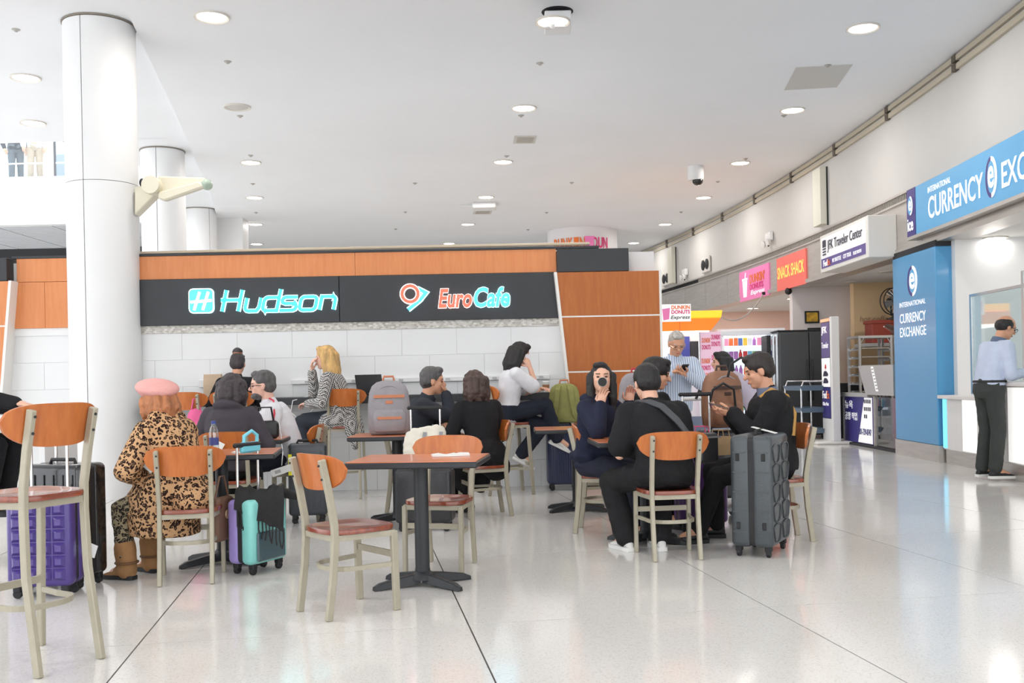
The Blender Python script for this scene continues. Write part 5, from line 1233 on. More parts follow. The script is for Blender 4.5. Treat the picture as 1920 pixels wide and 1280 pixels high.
# -- woman in the black coat
def long_coat(S, b):
    for sd, s in (('l', -1), ('r', 1)):
        m1 = S.hip_j[sd].lerp(S.kn[sd], .5); b.cone(S.hip_j[sd], m1-Z*.06, .14, .13); b.cone(m1-Z*.05, S.kn[sd]-Z*.06, .12, .10); b.cone(m1-Z*.08, m1-Z*.24, .11, .09); b.cone(S.kn[sd]-Z*.06, S.kn[sd]-Z*.22, .09, .08)
    b.cone(S.hip-S.f*.05, S.hip-S.f*.05-Z*.12+S.r*.1, .15, .13)
S = person('woman with wavy brown hair in a long black coat, back turned', (-.27, 8.88, .545), 118, .95, lean=6, hunch=12, hyaw=8, arms={'l': dict(to=(.30, .14, .18)), 'r': dict(to=(.30, .08, .16))}, legs={'l': dict(to=(.36, .14, None)), 'r': dict(to=(.44, .02, None))},
  top=C_blk, top_name='long_coat', topt=.026, trouser=C_blk, shoe=S_blk, hair=lambda S, b: hair_bob(S, b, .18, .006), hfold=.009, hairm=hairmat('hair_brown', srgb(70, 52, 46)), face=False, coat=long_coat, skinm=SK_C)
# -- woman on the phone
S = person('woman in a white T-shirt and jeans talking on the phone at the bar', (-.05, 10.48, .835), 12, .97, lean=3, hunch=10, hyaw=6, hpitch=18, arms={'r': dict(to=(.235, .09, .50), pole=(.1, .25, -1), hd=(-.45, -.1, .9), curl=.6, up=(-.3, -1, 0)), 'l': dict(to=(.36, .02, .26), pole=(0, 1, -.6), curl=.6)},
  legs={'l': dict(to=(.14, .02, .40), pole=(1, 0, .3), toe=(.85, -.2, -.5)), 'r': dict(to=(.55, -.02, .56), pole=(.5, 0, 1), toe=(.9, 0, -.45))}, top=C_white, top_name='tshirt', sleeve='short', topt=.020, trouser=C_jean, legt=.026, shoe=S_white, sole=S_sole, hair=lambda S, b: hair_long(S, b, .26, .006, .012), hairm=HB, skinm=SK_A, hem=-.10)
PH = {}; PH['bar'] = S
# -- woman in the navy hoodie with the cup
def tied(S, b):
    for i in range(10):
        a0, a1 = 2*math.pi*i/10, 2*math.pi*(i+1)/10
        p = lambda a: S.hip+Z*.06+S.r*(.18*math.cos(a))+S.f*(.145*math.sin(a))
        b.cone(p(a0), p(a1), .035, .035)
S = person('woman with long black hair in a navy hoodie drinking from a cup', (.62, 7.72, .545), -42, .97, lean=4, hunch=8, hyaw=-50, hpitch=-14, arms={'r': dict(world=(.66, 7.50, .985), pole=(.1, .8, -1), hd=(.1, -.25, 1), curl=.9, up=(-.2, -1, 0)), 'l': dict(to=(.20, .22, .46), pole=(-.2, 1, -1), hd=(.2, -.1, 1), curl=.7, up=(.6, -.6, 0))},
  legs={'l': dict(to=(.42, .06, None)), 'r': dict(to=(.40, .04, None))}, top=C_navy, top_name='hooded_jacket', topt=.026, hood=True, trouser=cloth('denim_navy', srgb(44, 46, 60)), legt=.02, shoe=mat('shoe_cream', srgb(206, 196, 176), .6), sole=S_sole, hair=lambda S, b: hair_long(S, b, .33, .002, .02), hairm=HB, skinm=SK_A, coat=tied)
PH['cup'] = S
# -- man in the black shirt, back to the camera
S = person('man in a black T-shirt with a grey shoulder strap, back turned', (1.02, 6.72, .545), 104, 1.02, lean=16, hunch=16, hyaw=4, hpitch=16, arms={'l': dict(to=(.34, .20, .25), pole=(-.5, .35, -1), hd=(.8, -.6, 0)), 'r': dict(to=(.36, .12, .25), pole=(-.5, .35, -1))}, legs={'l': dict(to=(.22, .20, None), pole=(.9, .30, .7)), 'r': dict(to=(.16, .02, None), pole=(.9, .3, .7))},
  top=C_blk, top_name='tshirt', sleeve='short', topt=.026, trouser=cloth('cloth_washed_black', srgb(34, 34, 36)), legt=.028, shoe=S_white, sole=S_sole, hair=lambda S, b: hair_short(S, b, .006), hairm=HB, face=False, build=1.1, fold=.009, skinm=SK_A, hem=-.10)
M_strap = cloth('webbing_grey', srgb(78, 80, 84), .6)
bk = -S.F2
pts = [S.N+S.R2*-.10+S.U2*.015+S.F2*.05, S.N+S.R2*-.10+S.U2*.035+bk*.02, S.N+S.R2*-.07-S.U2*.03+bk*.115, S.C+S.R2*-.01+S.U2*.05+bk*.178, S.C+S.R2*.07-S.U2*.06+bk*.18, S.W+S.R2*.15+bk*.155-S.U*.02, S.hip+S.r*.20+Z*.12+bk*.10, S.hip+S.r*.23+Z*.02]
sg = MB(); nrm = [S.U2, (S.U2+bk).normalized(), bk, bk, bk, (bk+S.r*.6).normalized(), (S.r+bk*.4).normalized(), S.r]
rings = []
for i, p in enumerate(pts):
    d = (pts[min(i+1, len(pts)-1)]-pts[max(i-1, 0)]).normalized(); w = nrm[i].cross(d).normalized()*.024; o_ = nrm[i]*.005
    rings.append([p-w-o_, p+w-o_, p+w+o_, p-w+o_])
sg.loft(rings)
bag = thing('crossbody_bag', 'black crossbody bag at the right hip of the man in black', 'bag', Vector((1.31, 6.78, .70)), D2R(35))
sg.build('strap', M_strap, S.o)
rbx(MB(), .19, .08, -.10, .11, .03).build('body', mat('leather_black', (.02, .02, .022), .4, bump=.2), bag, smooth=50); MB().bar([(-.09, -.052, .08), (.09, -.052, .08)], .012, .006, Z).build('zip', M_chrome, bag)
# -- man whose face shows behind him
S = person('man with spiky black hair behind the man in the black shirt', (1.05, 8.32, .555), -50, 1.04, lean=8, hunch=10, hyaw=42, hpitch=14, arms={'l': dict(to=(.30, .12, .26)), 'r': dict(to=(.32, .14, .24))}, legs={'l': dict(to=(.40, .1, None)), 'r': dict(to=(.40, .12, None))}, top=C_blk, trouser=C_blk, shoe=S_blk, hair=lambda S, b: hair_short(S, b, .006, .012), hairm=HB, skinm=SK_B)
# -- standing older man with the phone
S = person('older white-haired man in a striped shirt standing and looking at his phone', (1.60, 9.9, .90), -84, .965, lean=3, hunch=10, hyaw=0, hpitch=26, arms={'l': dict(to=(.30, .05, .33), pole=(-.3, 1, -.7), hd=(.7, -.7, .2), curl=.8, up=(0, -.3, 1)), 'r': dict(to=(.30, .10, .35), pole=(-.3, 1, -.7), hd=(.6, -.8, .1), curl=.9, up=(0, 0, -1))},
  legs={'l': dict(to=(0, .10, None), pole=(1, 0, 0)), 'r': dict(to=(.02, .10, None), pole=(1, 0, 0))}, top=C_stripe, top_name='striped_shirt', topt=.024, trouser=C_slate, shoe=S_blk, hair=lambda S, b: hair_short(S, b, -.002), hairm=HW, glasses=mat('gold_wire', (.45, .33, .2), .3, .7), brow=HW, skinm=SK_B, collar=C_stripe, build=1.1, belly=.03, hem=-.10)
PH['old'] = S
# -- man with the phone on the right
S = person('man in a black jacket with a mustard strap looking at his phone', (1.89, 7.22, .555), 178, 1.02, lean=0, hunch=6, hyaw=0, hpitch=16, arms={'l': dict(to=(.30, .08, .36), pole=(-.6, .5, -1), hd=(1, -.2, .15), curl=.8, up=(.2, -.6, .8)), 'r': dict(to=(.30, .02, .34), pole=(-.6, .5, -1), curl=.8)}, legs={'l': dict(to=(.56, .10, None)), 'r': dict(to=(.40, .12, None))},
  top=C_blk, topt=.030, trouser=C_blk, shoe=S_blk, hair=lambda S, b: hair_short(S, b, .004, .004), hairm=hairmat('hair_dark_brown', (.02, .014, .012)), build=1.24, belly=.03, fold=.009, skinm=SK_B, collar=cloth('shirt_grey_blue', srgb(110, 118, 140)))
PH['right'] = S
tubes(S.o, 'mustard_strap', [S.N-S.R2*.09+S.F2*.08-S.U2*.02, S.N-S.R2*.10+S.U2*.03, S.N-S.R2*.10-S.F2*.105-S.U2*.03, S.C-S.R2*.13-S.F2*.135, S.W-S.R2*.15-S.F2*.10], .017, cloth('mustard', srgb(190, 146, 84)))
# -- woman stooping far behind
S = person('woman with black hair bending forward behind the luggage cart', (2.78, 11.4, .86), 176, .95, lean=34, hunch=16, hyaw=-4, hpitch=0, arms={'l': dict(to=(.62, .18, .32), pole=(0, .5, -1)), 'r': dict(to=(.6, .12, .30), pole=(0, .5, -1))}, legs={'l': dict(to=(0, .1, None), pole=(1, 0, 0)), 'r': dict(to=(.06, .1, None), pole=(1, 0, 0))}, top=cloth('cloth_lavender', srgb(190, 180, 196)), sleeve='short', trouser=C_blk, shoe=S_blk, hair=lambda S, b: hair_long(S, b, .30, .004, .02), hairm=HB, skinm=SK_A)
# -- man at the currency counter
def bald(S, b):
    b.ell(S.hl(-.045, 0, .015), (.068, .088, .078), S.A); b.ell(S.hl(-.015, .058, .03), (.062, .03, .055), S.A); b.ell(S.hl(-.015, -.058, .03), (.062, .03, .055), S.A)
S = person('balding man in a light blue shirt standing at the currency counter', (5.17, 10.80, .985), 8, 1.055, lean=6, hunch=12, hyaw=-4, hpitch=22, arms={'r': dict(to=(.32, .10, .16), pole=(-.8, .5, -.6), curl=.7), 'l': dict(to=(.36, .10, .16), pole=(-.8, .6, -.6))}, legs={'l': dict(to=(-.02, .12, None), pole=(1, 0, 0)), 'r': dict(to=(.0, .08, None), pole=(1, 0, 0))},
  top=C_blue, top_name='shirt', topt=.020, trouser=C_pants, legt=.018, shoe=S_blk, sole=S_sole, hair=bald, hairm=HB, glasses=M_rubber, skinm=SK_B, collar=cloth('collar_grey', srgb(100, 112, 136)), hem=-.02, build=1.05)
tubes(S.o, 'belt', [S.hip+S.U*.085+S.r*(.185*math.cos(a))+S.f*(.142*math.sin(a)) for a in [2*math.pi*i/24 for i in range(25)]], .016, M_rubber)
b = MB(); b.cone(S.N+S.F2*.09-S.R2*.05, S.C+S.F2*.13-S.U2*.14-S.R2*.03, .045, .06); b.cone(S.N+S.F2*.09-S.U2*.02, S.C+S.F2*.14-S.U2*.2, .03, .05); fuse(b, 'black_scarf', C_blk, S.o, .01, 3, .004, 12)
# -- person at the left edge: only the sleeve reaches into the picture
chair(-3.98, 7.0, -5, 'tall stool of the person reaching in at the left edge', True)
S = person('person in a black top at the left edge reaching to the tall table', (-3.96, 7.0, .835), -8, 1.0, lean=6, hunch=8, hyaw=10, hpitch=20, arms={'r': dict(world=(-3.30, 6.82, 1.075), pole=(-.2, .5, -1), hd=(1, .1, -.1), curl=.4), 'l': dict(to=(.40, .1, .24), pole=(-.2, .6, -1))}, legs={'l': dict(to=(.34, .1, .42)), 'r': dict(to=(.34, .1, .42))}, top=C_blk, topt=.02, trouser=C_blk, shoe=S_blk, hair=lambda S, b: hair_short(S, b, .006), hairm=HB)
# -- two travellers on the upper floor
S = person('traveller in pale trousers standing on the upper floor behind the railing', (-10.95, 23.1, 6.82), -70, 1.0, hunch=4, legs={'l': dict(to=(.0, .1, 5.985), pole=(1, 0, 0)), 'r': dict(to=(.08, .1, 5.985), pole=(1, 0, 0))}, top=C_white, trouser=cloth('cloth_sand', srgb(206, 180, 160)), shoe=S_white, hair=lambda S, b: hair_short(S, b), hairm=HD, face=False)
S = person('traveller in grey standing on the upper floor behind the railing', (-11.5, 23.3, 6.82), -60, 1.0, hunch=4, legs={'l': dict(to=(.0, .1, 5.985), pole=(1, 0, 0)), 'r': dict(to=(.1, .1, 5.985), pole=(1, 0, 0))}, top=C_char, trouser=cloth('cloth_mid_grey', srgb(120, 122, 130)), shoe=S_blk, hair=lambda S, b: hair_short(S, b), hairm=HD, face=False)
t = suitcase('pale suitcase on the upper floor behind the railing', -10.15, 23.0, 0, .5, .28, .72, shell('shell_silver', srgb(170, 172, 182), .4), 'plain', 1.05); t.location.z = 5.88
# =================================================================== SMALL THINGS
def phone(label, S, sd, m, ang, off=(0, 0, 0), name='smartphone'):
    p = S.__dict__['palm_'+sd]+Vector(off)
    t = thing(name, label, 'phone', p); t.rotation_euler = ang
    MB().box((-.036, -.075, -.004), (.036, .075, .004)).build('case', m, t, bevel=.004); MB().box((-.033, -.070, .004), (.033, .070, .005)).build('screen', M_black, t)
phone('white phone held to the ear of the woman at the bar', PH['bar'], 'r', mat('phone_white', (.75, .70, .76), .3), (-1.79, .0, .25), (0, -.01, .03))
phone('dark phone in the hands of the older man', PH['old'], 'l', M_rubber, (-.6, 0, .3), (.0, -.02, .02))
phone('silver phone in the hand of the man on the right', PH['right'], 'l', M_chrome, (.3, .5, 1.2), (-.05, 0, .02))
S = PH['cup']; mp_ = S.hl(.10, 0, -.055); dr = (Vector((0, 0, CAM_H))-mp_).normalized(); dr = (dr+Z*.10).normalized()
t = thing('drink_cup', 'dark cup tilted to the mouth of the woman in the navy hoodie', 'cup', mp_+dr*.005)
q = dr.to_track_quat('Z', 'Y'); t.rotation_mode = 'QUATERNION'; t.rotation_quaternion = q
MB().lathe([(.026, 0), (.030, .02), (.036, .10), (.036, .115), (.001, .115)], n=24).build('body', mat('cup_paper', (.66, .60, .56), .6), t, smooth=40); MB().lathe([(.001, .116), (.033, .116), (.033, .122), (.001, .124)], n=24).build('base', M_rubber, t, smooth=40)
def bar_z(x): return 1.055
t = thing('coffee_cup', 'white takeaway coffee cup with a brown sleeve on the bar', 'cup', (.37, 10.93, 1.055))
MB().lathe([(.001, 0), (.028, 0), (.039, .105), (.001, .105)], n=20).build('body', S_sole, t, smooth=40); MB().lathe([(.0325, .03), (.0375, .08), (.039, .08), (.034, .03)], n=20).build('sleeve', mat('sleeve_kraft', srgb(176, 128, 90), .8), t, smooth=40); MB().lathe([(.041, .103), (.041, .112), (.034, .120), (.001, .120)], n=20).build('lid', S_sole, t, smooth=40)
t = thing('paper_bag', 'plain brown paper bag standing on the bar', 'bag', (-3.27, 10.9, 1.055), .1)
b = MB(); b.loft([[(-.095, -.06, 0), (.095, -.06, 0), (.095, .06, 0), (-.095, .06, 0)], [(-.095, -.06, .15), (.095, -.06, .15), (.085, .06, .15), (-.085, .06, .15)], [(-.093, -.045, .27), (.093, -.045, .27), (.093, .03, .27), (-.093, .03, .27)]]); b.build('bag_body', mat('kraft_pale', srgb(200, 176, 150), .85, var=.05), t); MB().box((-.09, -.05, .20), (.09, -.046, .262)).build('fold_flap', MATS['kraft_pale'], t)
t = thing('laptop', 'dark laptop open on the bar behind the blonde woman', 'laptop', (-1.50, 10.93, 1.055), D2R(160))
MB().box((-.16, -.11, 0), (.16, .11, .016)).build('base', M_black, t, bevel=.004); b = MB(); b.M = Matrix.Translation((0, .11, .012)) @ Matrix.Rotation(-.25, 4, 'X'); b.box((-.16, 0, 0), (.16, .008, .225)); b.M = Matrix(); b.build('lid', mat('laptop_lid', (.06, .06, .065), .4), t)
t = thing('water_bottle', 'clear water bottle with a blue cap on the table by the leopard coat', 'bottle', (-2.02, 6.72, .75))
MB().lathe([(.001, 0), (.030, 0), (.032, .02), (.032, .13), (.025, .16), (.013, .185), (.013, .195), (.001, .195)], n=20).build('body', glass('bottle_plastic', (.86, .92, .95), .5), t, smooth=40); MB().lathe([(.015, .192), (.015, .212), (.001, .213)], n=16).build('cap', mat('cap_blue', srgb(60, 80, 160), .4), t, smooth=40); MB().lathe([(.0325, .05), (.0325, .10), (.031, .10), (.031, .05)], n=20).build('label_band', mat('label_blue', srgb(70, 84, 150), .5), t, smooth=40)
for k, (x, y, zz, w, d, a, lab) in enumerate(((-.38, 5.98, .75, .22, .15, .15, 'folded white napkins on the front table'), (-1.80, 6.60, .75, .12, .09, .5, 'crumpled white napkin on the table by the leopard coat'))):
    t = thing('napkin', lab, 'napkin', (x, y, zz), a); b = MB(); rings = []
    for i in range(6):
        u = i/5; rings.append([(-w/2+w*u, -d/2, .001), (-w/2+w*u, d/2, .001), (-w/2+w*u, d/2, .008+.006*math.sin(i*1.9)), (-w/2+w*u, 0, .012+.006*math.sin(i*2.7)), (-w/2+w*u, -d/2, .007+.005*math.cos(i*1.3))])
    b.loft(rings); b.build('sheet', S_sole, t, smooth=60)
t = thing('handbag', 'small black handbag on the table of the man in the track jacket', 'handbag', (-2.06, 8.28, .75), .3)
rbx(MB(), .22, .12, 0, .15, .035).build('body', MATS['leather_black'], t, smooth=50)
for s in (-1, 1): MB().tube([(-.07, s*.03, .14), (-.05, s*.03, .26), (.05, s*.03, .26), (.07, s*.03, .14)], .008, 6).build('handle', MATS['leather_black'], t, smooth=60)
tubes(t, 'chain_strap', [(.11, -.05, .12), (.12, -.09, .02), (.13, -.12, -.12), (.12, -.10, -.22)], .005, M_chrome)
t = thing('tote_bag', 'cream cloth tote bag standing on the black suitcase', 'bag', (-.71, 8.03, .502), D2R(4))
b = MB(); rings = []
for u, w, d in ((0, .34, .13), (.06, .36, .15), (.45, .36, .14), (.8, .33, .10), (1, .31, .05)):
    rings.append([(math.copysign(abs(math.cos(a))**.55, math.cos(a))*w/2+.02*u*math.sin(a*2), math.copysign(abs(math.sin(a))**.6, math.sin(a))*d/2, u*(.31+.035*math.sin(a*1.0+2.6))) for a in [2*math.pi*k/28 for k in range(28)]])
b.loft(rings); fuse(b, 'cloth', cloth('cream_canvas', srgb(226, 220, 206)), t, .011, 2, .010, 13)
for x in (-.02, .11): MB().bar([(x, -.068, .03), (x+.01, -.078, .16), (x+.02, -.052, .29)], .03, .006, (1, 0, 0)).build('grey_band', cloth('band_grey', srgb(150, 150, 156)), t)
t = thing('pink_bag', 'bright pink soft bag hanging on the tall stool by the column', 'bag', (-3.26, 10.24, .80), .2)
b = MB(); b.ell((0, 0, .07), (.085, .05, .10)); b.ell((.03, -.01, .0), (.07, .045, .06)); fuse(b, 'pouch', cloth('pink_plush', srgb(236, 110, 160)), t, .011, 3, .008, 16); tubes(t, 'loop', [(-.04, 0, .15), (-.02, .0, .27), (.02, 0, .27), (.05, 0, .15)], .008, MATS['pink_plush'])
t = thing('charging_cable', 'white charging cable hanging from the raceway beside the blonde woman', 'cable', (0, 0, 0))
tubes(t, 'cord', [V(-2.02, 11.08, 1.21), V(-2.06, 10.98, 1.12), V(-2.22, 10.78, 1.06), V(-2.36, 10.70, 1.02), V(-2.38, 10.68, .9), V(-2.30, 10.68, .82), V(-2.18, 10.62, .86), V(-2.10, 10.55, .95)], .006, M_white); MB().cbox((-2.02, 11.09, 1.22), (.04, .05, .04)).build('plug', M_white, t)
t = thing('orange_bag', 'orange folded bag under the chair of the man on the right', 'bag', (1.93, 7.32, 0), .2)
rbx(MB(), .14, .10, 0, .34, .03).build('pouch', mat('orange_nylon', srgb(226, 92, 50), .5, bump=.3), t, smooth=50); MB().bar([(-.05, -.052, .17), (.05, -.052, .17)], .03, .006, Z).build('white_band', S_sole, t)
# =================================================================== SHOP FITTINGS ALONG THE RIGHT WALL
# totem
t = thing('sign_totem', 'slim printed totem sign on a flat white foot', 'sign', (5.42, 16.96, 0))
MB().box((-.36, -.36, 0), (.36, .34, .05)).build('foot', M_trim, t, bevel=.015)
MB().box((-.055, -.28, .05), (.075, -.18, 2.14)).build('post', M_white, t, bevel=.008)
MB().box((-.05, -.18, .05), (.03, .29, .42)).build('lower_board', M_white, t); MB().box((-.05, -.18, .42), (.03, .29, 2.10)).build('board', M_ink, t)
pv = mat('print_violet', srgb(110, 98, 150), .4); pi = mat('print_indigo', srgb(58, 52, 130), .4); prd = mat('print_red', srgb(214, 60, 60), .4)
for z0, z1, m_ in ((1.46, 2.06, pv), (.96, 1.45, M_swhite), (.43, .95, pi)): MB().box((-.056, -.16, z0), (-.05, .28, z1)).build('print_panel', m_, t)
MB().box((-.06, -.17, 2.07), (.03, .29, 2.12)).build('light_cap', mat('cap_orange', srgb(240, 170, 130), .4, emit=srgb(250, 160, 120), estr=.5), t)
fr_ = lambda yv, zv, d=-.057: frame((d, yv, zv), (0, -1, 0), Z)
b = MB(); text_mb(b, 'JFK', fr_(.25, 1.84), height=.15, width=.3, bold=.02); b.build('lettering', M_swhite, t)
b = MB(); text_mb(b, 'Traveler', fr_(.25, 1.62), height=.1, width=.36); b.build('lettering', M_swhite, t)
b = MB(); b.M = fr_(.06, 1.30); b.prism([(.06*math.cos(2*math.pi*i/10+.3)*(1 if i % 2 else .5), .06*math.sin(2*math.pi*i/10+.3)*(1 if i % 2 else .5)) for i in range(10)], 2, 0, .003); b.M = Matrix(); b.build('red_mark', prd, t)
for zz in (1.02, 1.14):
    b = MB(); b.M = fr_(.2, zz); b.prism([(0, 0), (.24, 0), (.28, .03), (.24, .06), (.18, .09), (.06, .09), (.02, .05)], 2, 0, .003); b.M = Matrix(); b.build('vehicle_print', M_ink, t)
b = MB(); text_mb(b, 'Fed', fr_(.25, .76), height=.13, width=.22, bold=.02); b.build('lettering', M_swhite, t)
b = MB(); text_mb(b, 'Ex', fr_(.02, .76), height=.13, width=.14, bold=.02); b.build('lettering', M_dorange, t)
b = MB(); text_mb(b, 'Office Print', fr_(.25, .64), height=.06, width=.32); b.build('lettering', M_swhite, t)
# utility cart
t = thing('utility_cart', 'three-shelf blue-grey utility cart beside the black fridge', 'cart', (5.18, 17.55, 0), .1)
M_tray_b = mat('tray_blue_grey', srgb(96, 116, 136), .45)
for zz in (.16, .52, .90):
    b = MB(); b.loft([[(-.24, -.38, zz), (.24, -.38, zz), (.24, .38, zz), (-.24, .38, zz)], [(-.27, -.41, zz+.08), (.27, -.41, zz+.08), (.27, .41, zz+.08), (-.27, .41, zz+.08)], [(-.255, -.395, zz+.08), (.255, -.395, zz+.08), (.255, .395, zz+.08), (-.255, .395, zz+.08)], [(-.23, -.37, zz+.015), (.23, -.37, zz+.015), (.23, .37, zz+.015), (-.23, .37, zz+.015)]]); b.build('shelf', M_tray_b, t)
for sx in (-1, 1):
    for sy in (-1, 1):
        MB().tube([(sx*.24, sy*.37, .1), (sx*.24, sy*.37, .95)], .017, 8).build('post', M_chrome, t, smooth=60)
        b = MB(); b.M = Matrix.Translation((sx*.2, sy*.33, .055)) @ Matrix.Rotation(math.pi/2, 4, 'Y'); b.lathe([(.001, -.014), (.05, -.014), (.055, 0), (.05, .014), (.001, .014)], n=14); b.M = Matrix(); b.build('caster', M_rubber, t, smooth=40)
    MB().tube([(-.24, sx*.37, .95), (-.20, sx*.37, 1.06), (.20, sx*.37, 1.06), (.24, sx*.37, .95)], .017, 8).build('handle', M_chrome, t, smooth=60)
# black two-door fridge
t = thing('fridge', 'tall black two-door fridge standing beside the drinks cooler', 'fridge', (5.38, 18.55, 0), D2R(-4))
M_fr = mat('fridge_black', (.05, .052, .056), .4)
MB().box((-.44, -.22, .06), (.44, .45, 1.98)).build('cabinet', M_fr, t, bevel=.01)
for x0, x1, hx_ in ((-.43, .10, .06), (.11, .43, .15)):
    d = MB().box((x0, -.28, .12), (x1, -.225, 1.95)).build('door', M_fr, t, bevel=.012)
    MB().tube([(hx_, -.285, .7), (hx_, -.32, .75), (hx_, -.32, 1.4), (hx_, -.285, 1.45)], .012, 8).build('handle', M_rubber, d, smooth=60)
MB().box((-.46, -.24, 1.98), (.46, .45, 2.0)).build('top_plate', M_rubber, t)
for x in (-.47, -.53): MB().box((x-.018, -.2, 0), (x+.018, -.12, 1.93)).build('side_strip', M_chrome, t)
MB().box((-.64, -.15, 0), (-.56, .4, 1.92)).build('side_panel', M_rubber, t)
# open drinks cooler with shelves of products
t = thing('drinks_cooler', 'lit open drinks cooler with shelves of bottles and packets', 'cooler', (4.62, 19.35, 0), D2R(-6))
M_cool = mat('cooler_white', (.82, .84, .88), .35)
MB().box((-.52, .30, .05), (.52, .36, 1.95)).build('back_panel', glow('cooler_back', (.85, .95, 1), .55, (.8, .85, .9)), t)
for s in (-1, 1): MB().prism([(-.35, .05), (.36, .05), (.36, 2.0), (-.1, 2.0), (-.35, 1.6)], 0, s*.52-.02, s*.52+.02).build('side_panel', M_cool, t)
MB().box((-.55, -.16, 1.95), (.55, .40, 2.06)).build('hood', M_cool, t, bevel=.02); MB().box((-.5, -.12, 1.935), (.5, -.04, 1.95)).build('light_tube', glow('cool_tube', (.8, .93, 1), 5), t)
MB().box((-.52, -.36, 0), (.52, .36, .35)).build('base', M_cool, t)
shz = (.50, .86, 1.18, 1.48, 1.74)
for zz in shz: 
    sh_ = MB().box((-.5, -.24, zz-.02), (.5, .3, zz)).build('shelf', M_cool, t); MB().box((-.5, -.25, zz-.03), (.5, -.24, zz+.015)).build('price_rail', glow('price_rail', (.75, .85, 1), .5, (.8, .85, .95)), sh_)
pal = [srgb(236, 120, 60), srgb(226, 70, 120), srgb(240, 200, 70), srgb(120, 190, 220), srgb(140, 200, 120), srgb(230, 230, 235), srgb(180, 120, 190), srgb(90, 120, 190), srgb(214, 60, 60), srgb(244, 160, 190)]
pn_ = ['orange', 'pink', 'yellow', 'light blue', 'green', 'white', 'mauve', 'blue', 'red', 'rose']
bot_m = {}; box_m = {}
for k, c in enumerate(pal):
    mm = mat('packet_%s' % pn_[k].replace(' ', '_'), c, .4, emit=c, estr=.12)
    bot_m[k] = MB().lathe([(.001, 0), (.032, 0), (.034, .02), (.034, .12), (.014, .17), (.014, .2), (.001, .2)], n=10).mesh('bottle', mm, smooth=50)
    box_m[k] = MB().box((-.04, -.02, 0), (.04, .02, .17)).mesh('packet', mm, bevel=.008)
rnd = random.Random(3); Mc = Matrix.Translation((4.62, 19.35, 0)) @ Matrix.Rotation(D2R(-6), 4, 'Z')
rown = ['bottom', 'second', 'middle', 'fourth', 'top']
for r_, zz in enumerate(shz):
    x = -.44; j = 0
    while x < .46:
        k = rnd.randrange(10); isb = (r_ in (1, 2)) ^ (rnd.random() < .2)
        o = add('drink_bottle' if isb else 'snack_packet', bot_m[k] if isb else box_m[k], None, Mc @ Vector((x, -.12+rnd.random()*.05, zz+.001)), D2R(-6))
        tag(o, '%s from the left on the %s cooler shelf, %s %s' % (['first', 'second', 'third', 'fourth', 'fifth', 'sixth', 'seventh', 'eighth', 'ninth', 'tenth', 'eleventh'][j], rown[r_], pn_[k], 'bottle' if isb else 'packet'), 'bottle' if isb else 'packet', 'goods on the cooler shelves'); x += .088; j += 1
MB().box((4.15, 20.0, 0), (5.5, 20.3, 2.12)).build('shop_screen', M_cool); tag(bpy.data.objects['shop_screen'], 'long white low partition behind the drinks cooler', 'partition')
# pink printed glass screen
t = thing('poster_screen', 'tall glass screen with pink doughnut shop prints', 'screen', (4.06, 19.32, 0), D2R(4))
MB().box((-.40, 0, .0), (.02, .03, 2.04)).build('pane', mat('pink_tint', srgb(226, 196, 216), .3, emit=srgb(236, 190, 214), estr=.2), t)
MB().tube([(-.42, -.01, 0), (-.42, -.01, 2.04)], .02, 8).build('edge_post', M_chrome, t, smooth=60)
for k, (x, z) in enumerate(((-.38, 1.30), (-.18, 1.36), (-.37, 1.70), (-.18, 1.76), (-.30, 1.02), (-.19, .80))):
    b = MB(); text_mb(b, "DUNKIN'", frame((x, -.004, z+.13), (1, 0, 0), Z), height=.10, width=.17, bold=.02); b.build('print', M_pinkd if k % 2 else M_dorange, t)
    b = MB(); text_mb(b, 'DONUTS', frame((x, -.004, z), (1, 0, 0), Z), height=.09, width=.17, bold=.02); b.build('print', M_pinkd, t)
# orange canopy stand
t = thing('doughnut_stand', 'doughnut stand with a bright orange canopy and hanging sign', 'food stand', (3.50, 19.9, 0))
M_can = mat('canopy_orange', srgb(240, 130, 34), .4, emit=srgb(244, 130, 30), estr=.3); M_cany = mat('canopy_yellow', srgb(250, 180, 50), .4, emit=srgb(255, 180, 40), estr=.7)
MB().prism([(-.95, 2.08), (.42, 2.08), (.62, 2.32), (-.95, 2.32)], 1, -.4, .5).build('canopy_lower', M_can, t, bevel=.01)
MB().prism([(-.95, 2.33), (.63, 2.33), (.66, 2.47), (-.95, 2.47)], 1, -.36, .5).build('canopy_upper', M_cany, t, bevel=.01)
MB().box((-.2, -.405, 2.09), (-.19, -.398, 2.31)).build('seam', M_dorange, t)
MB().box((-.9, -.3, 2.03), (.4, .4, 2.08)).build('light_panel', glow('stand_light', (1, .95, .85), 2.0), t)
MB().box((-.95, .5, 0), (.5, .6, 2.1)).build('back_panel', M_cool, t); MB().box((-.15, .42, 1.1), (.14, .5, 2.0)).build('blue_panel', mat('panel_blue', srgb(54, 64, 140), .4), t); MB().box((.16, .44, .6), (.45, .5, 1.9)).build('dark_panel', M_dark, t)
MB().box((-.95, -.35, 0), (.5, .3, 1.0)).build('counter', M_cool, t, bevel=.01)
for x in (-.9, .42): MB().tube([(x, -.3, 1.0), (x, -.3, 2.05)], .02, 8).build('post', M_chrome, t, smooth=60)
MB().box((-.58, -.46, 2.26), (.02, -.42, 2.60)).build('sign_board', M_swhite, t, bevel=.005)
fs = lambda x, z: frame((x, -.462, z), (1, 0, 0), Z)
b = MB(); text_mb(b, 'DUNKIN', fs(-.36, 2.50), height=.075, width=.36, bold=.03); b.build('lettering', M_dorange, t)
b = MB(); text_mb(b, 'DONUTS', fs(-.36, 2.41), height=.075, width=.36, bold=.03); b.build('lettering', M_pinkd, t)
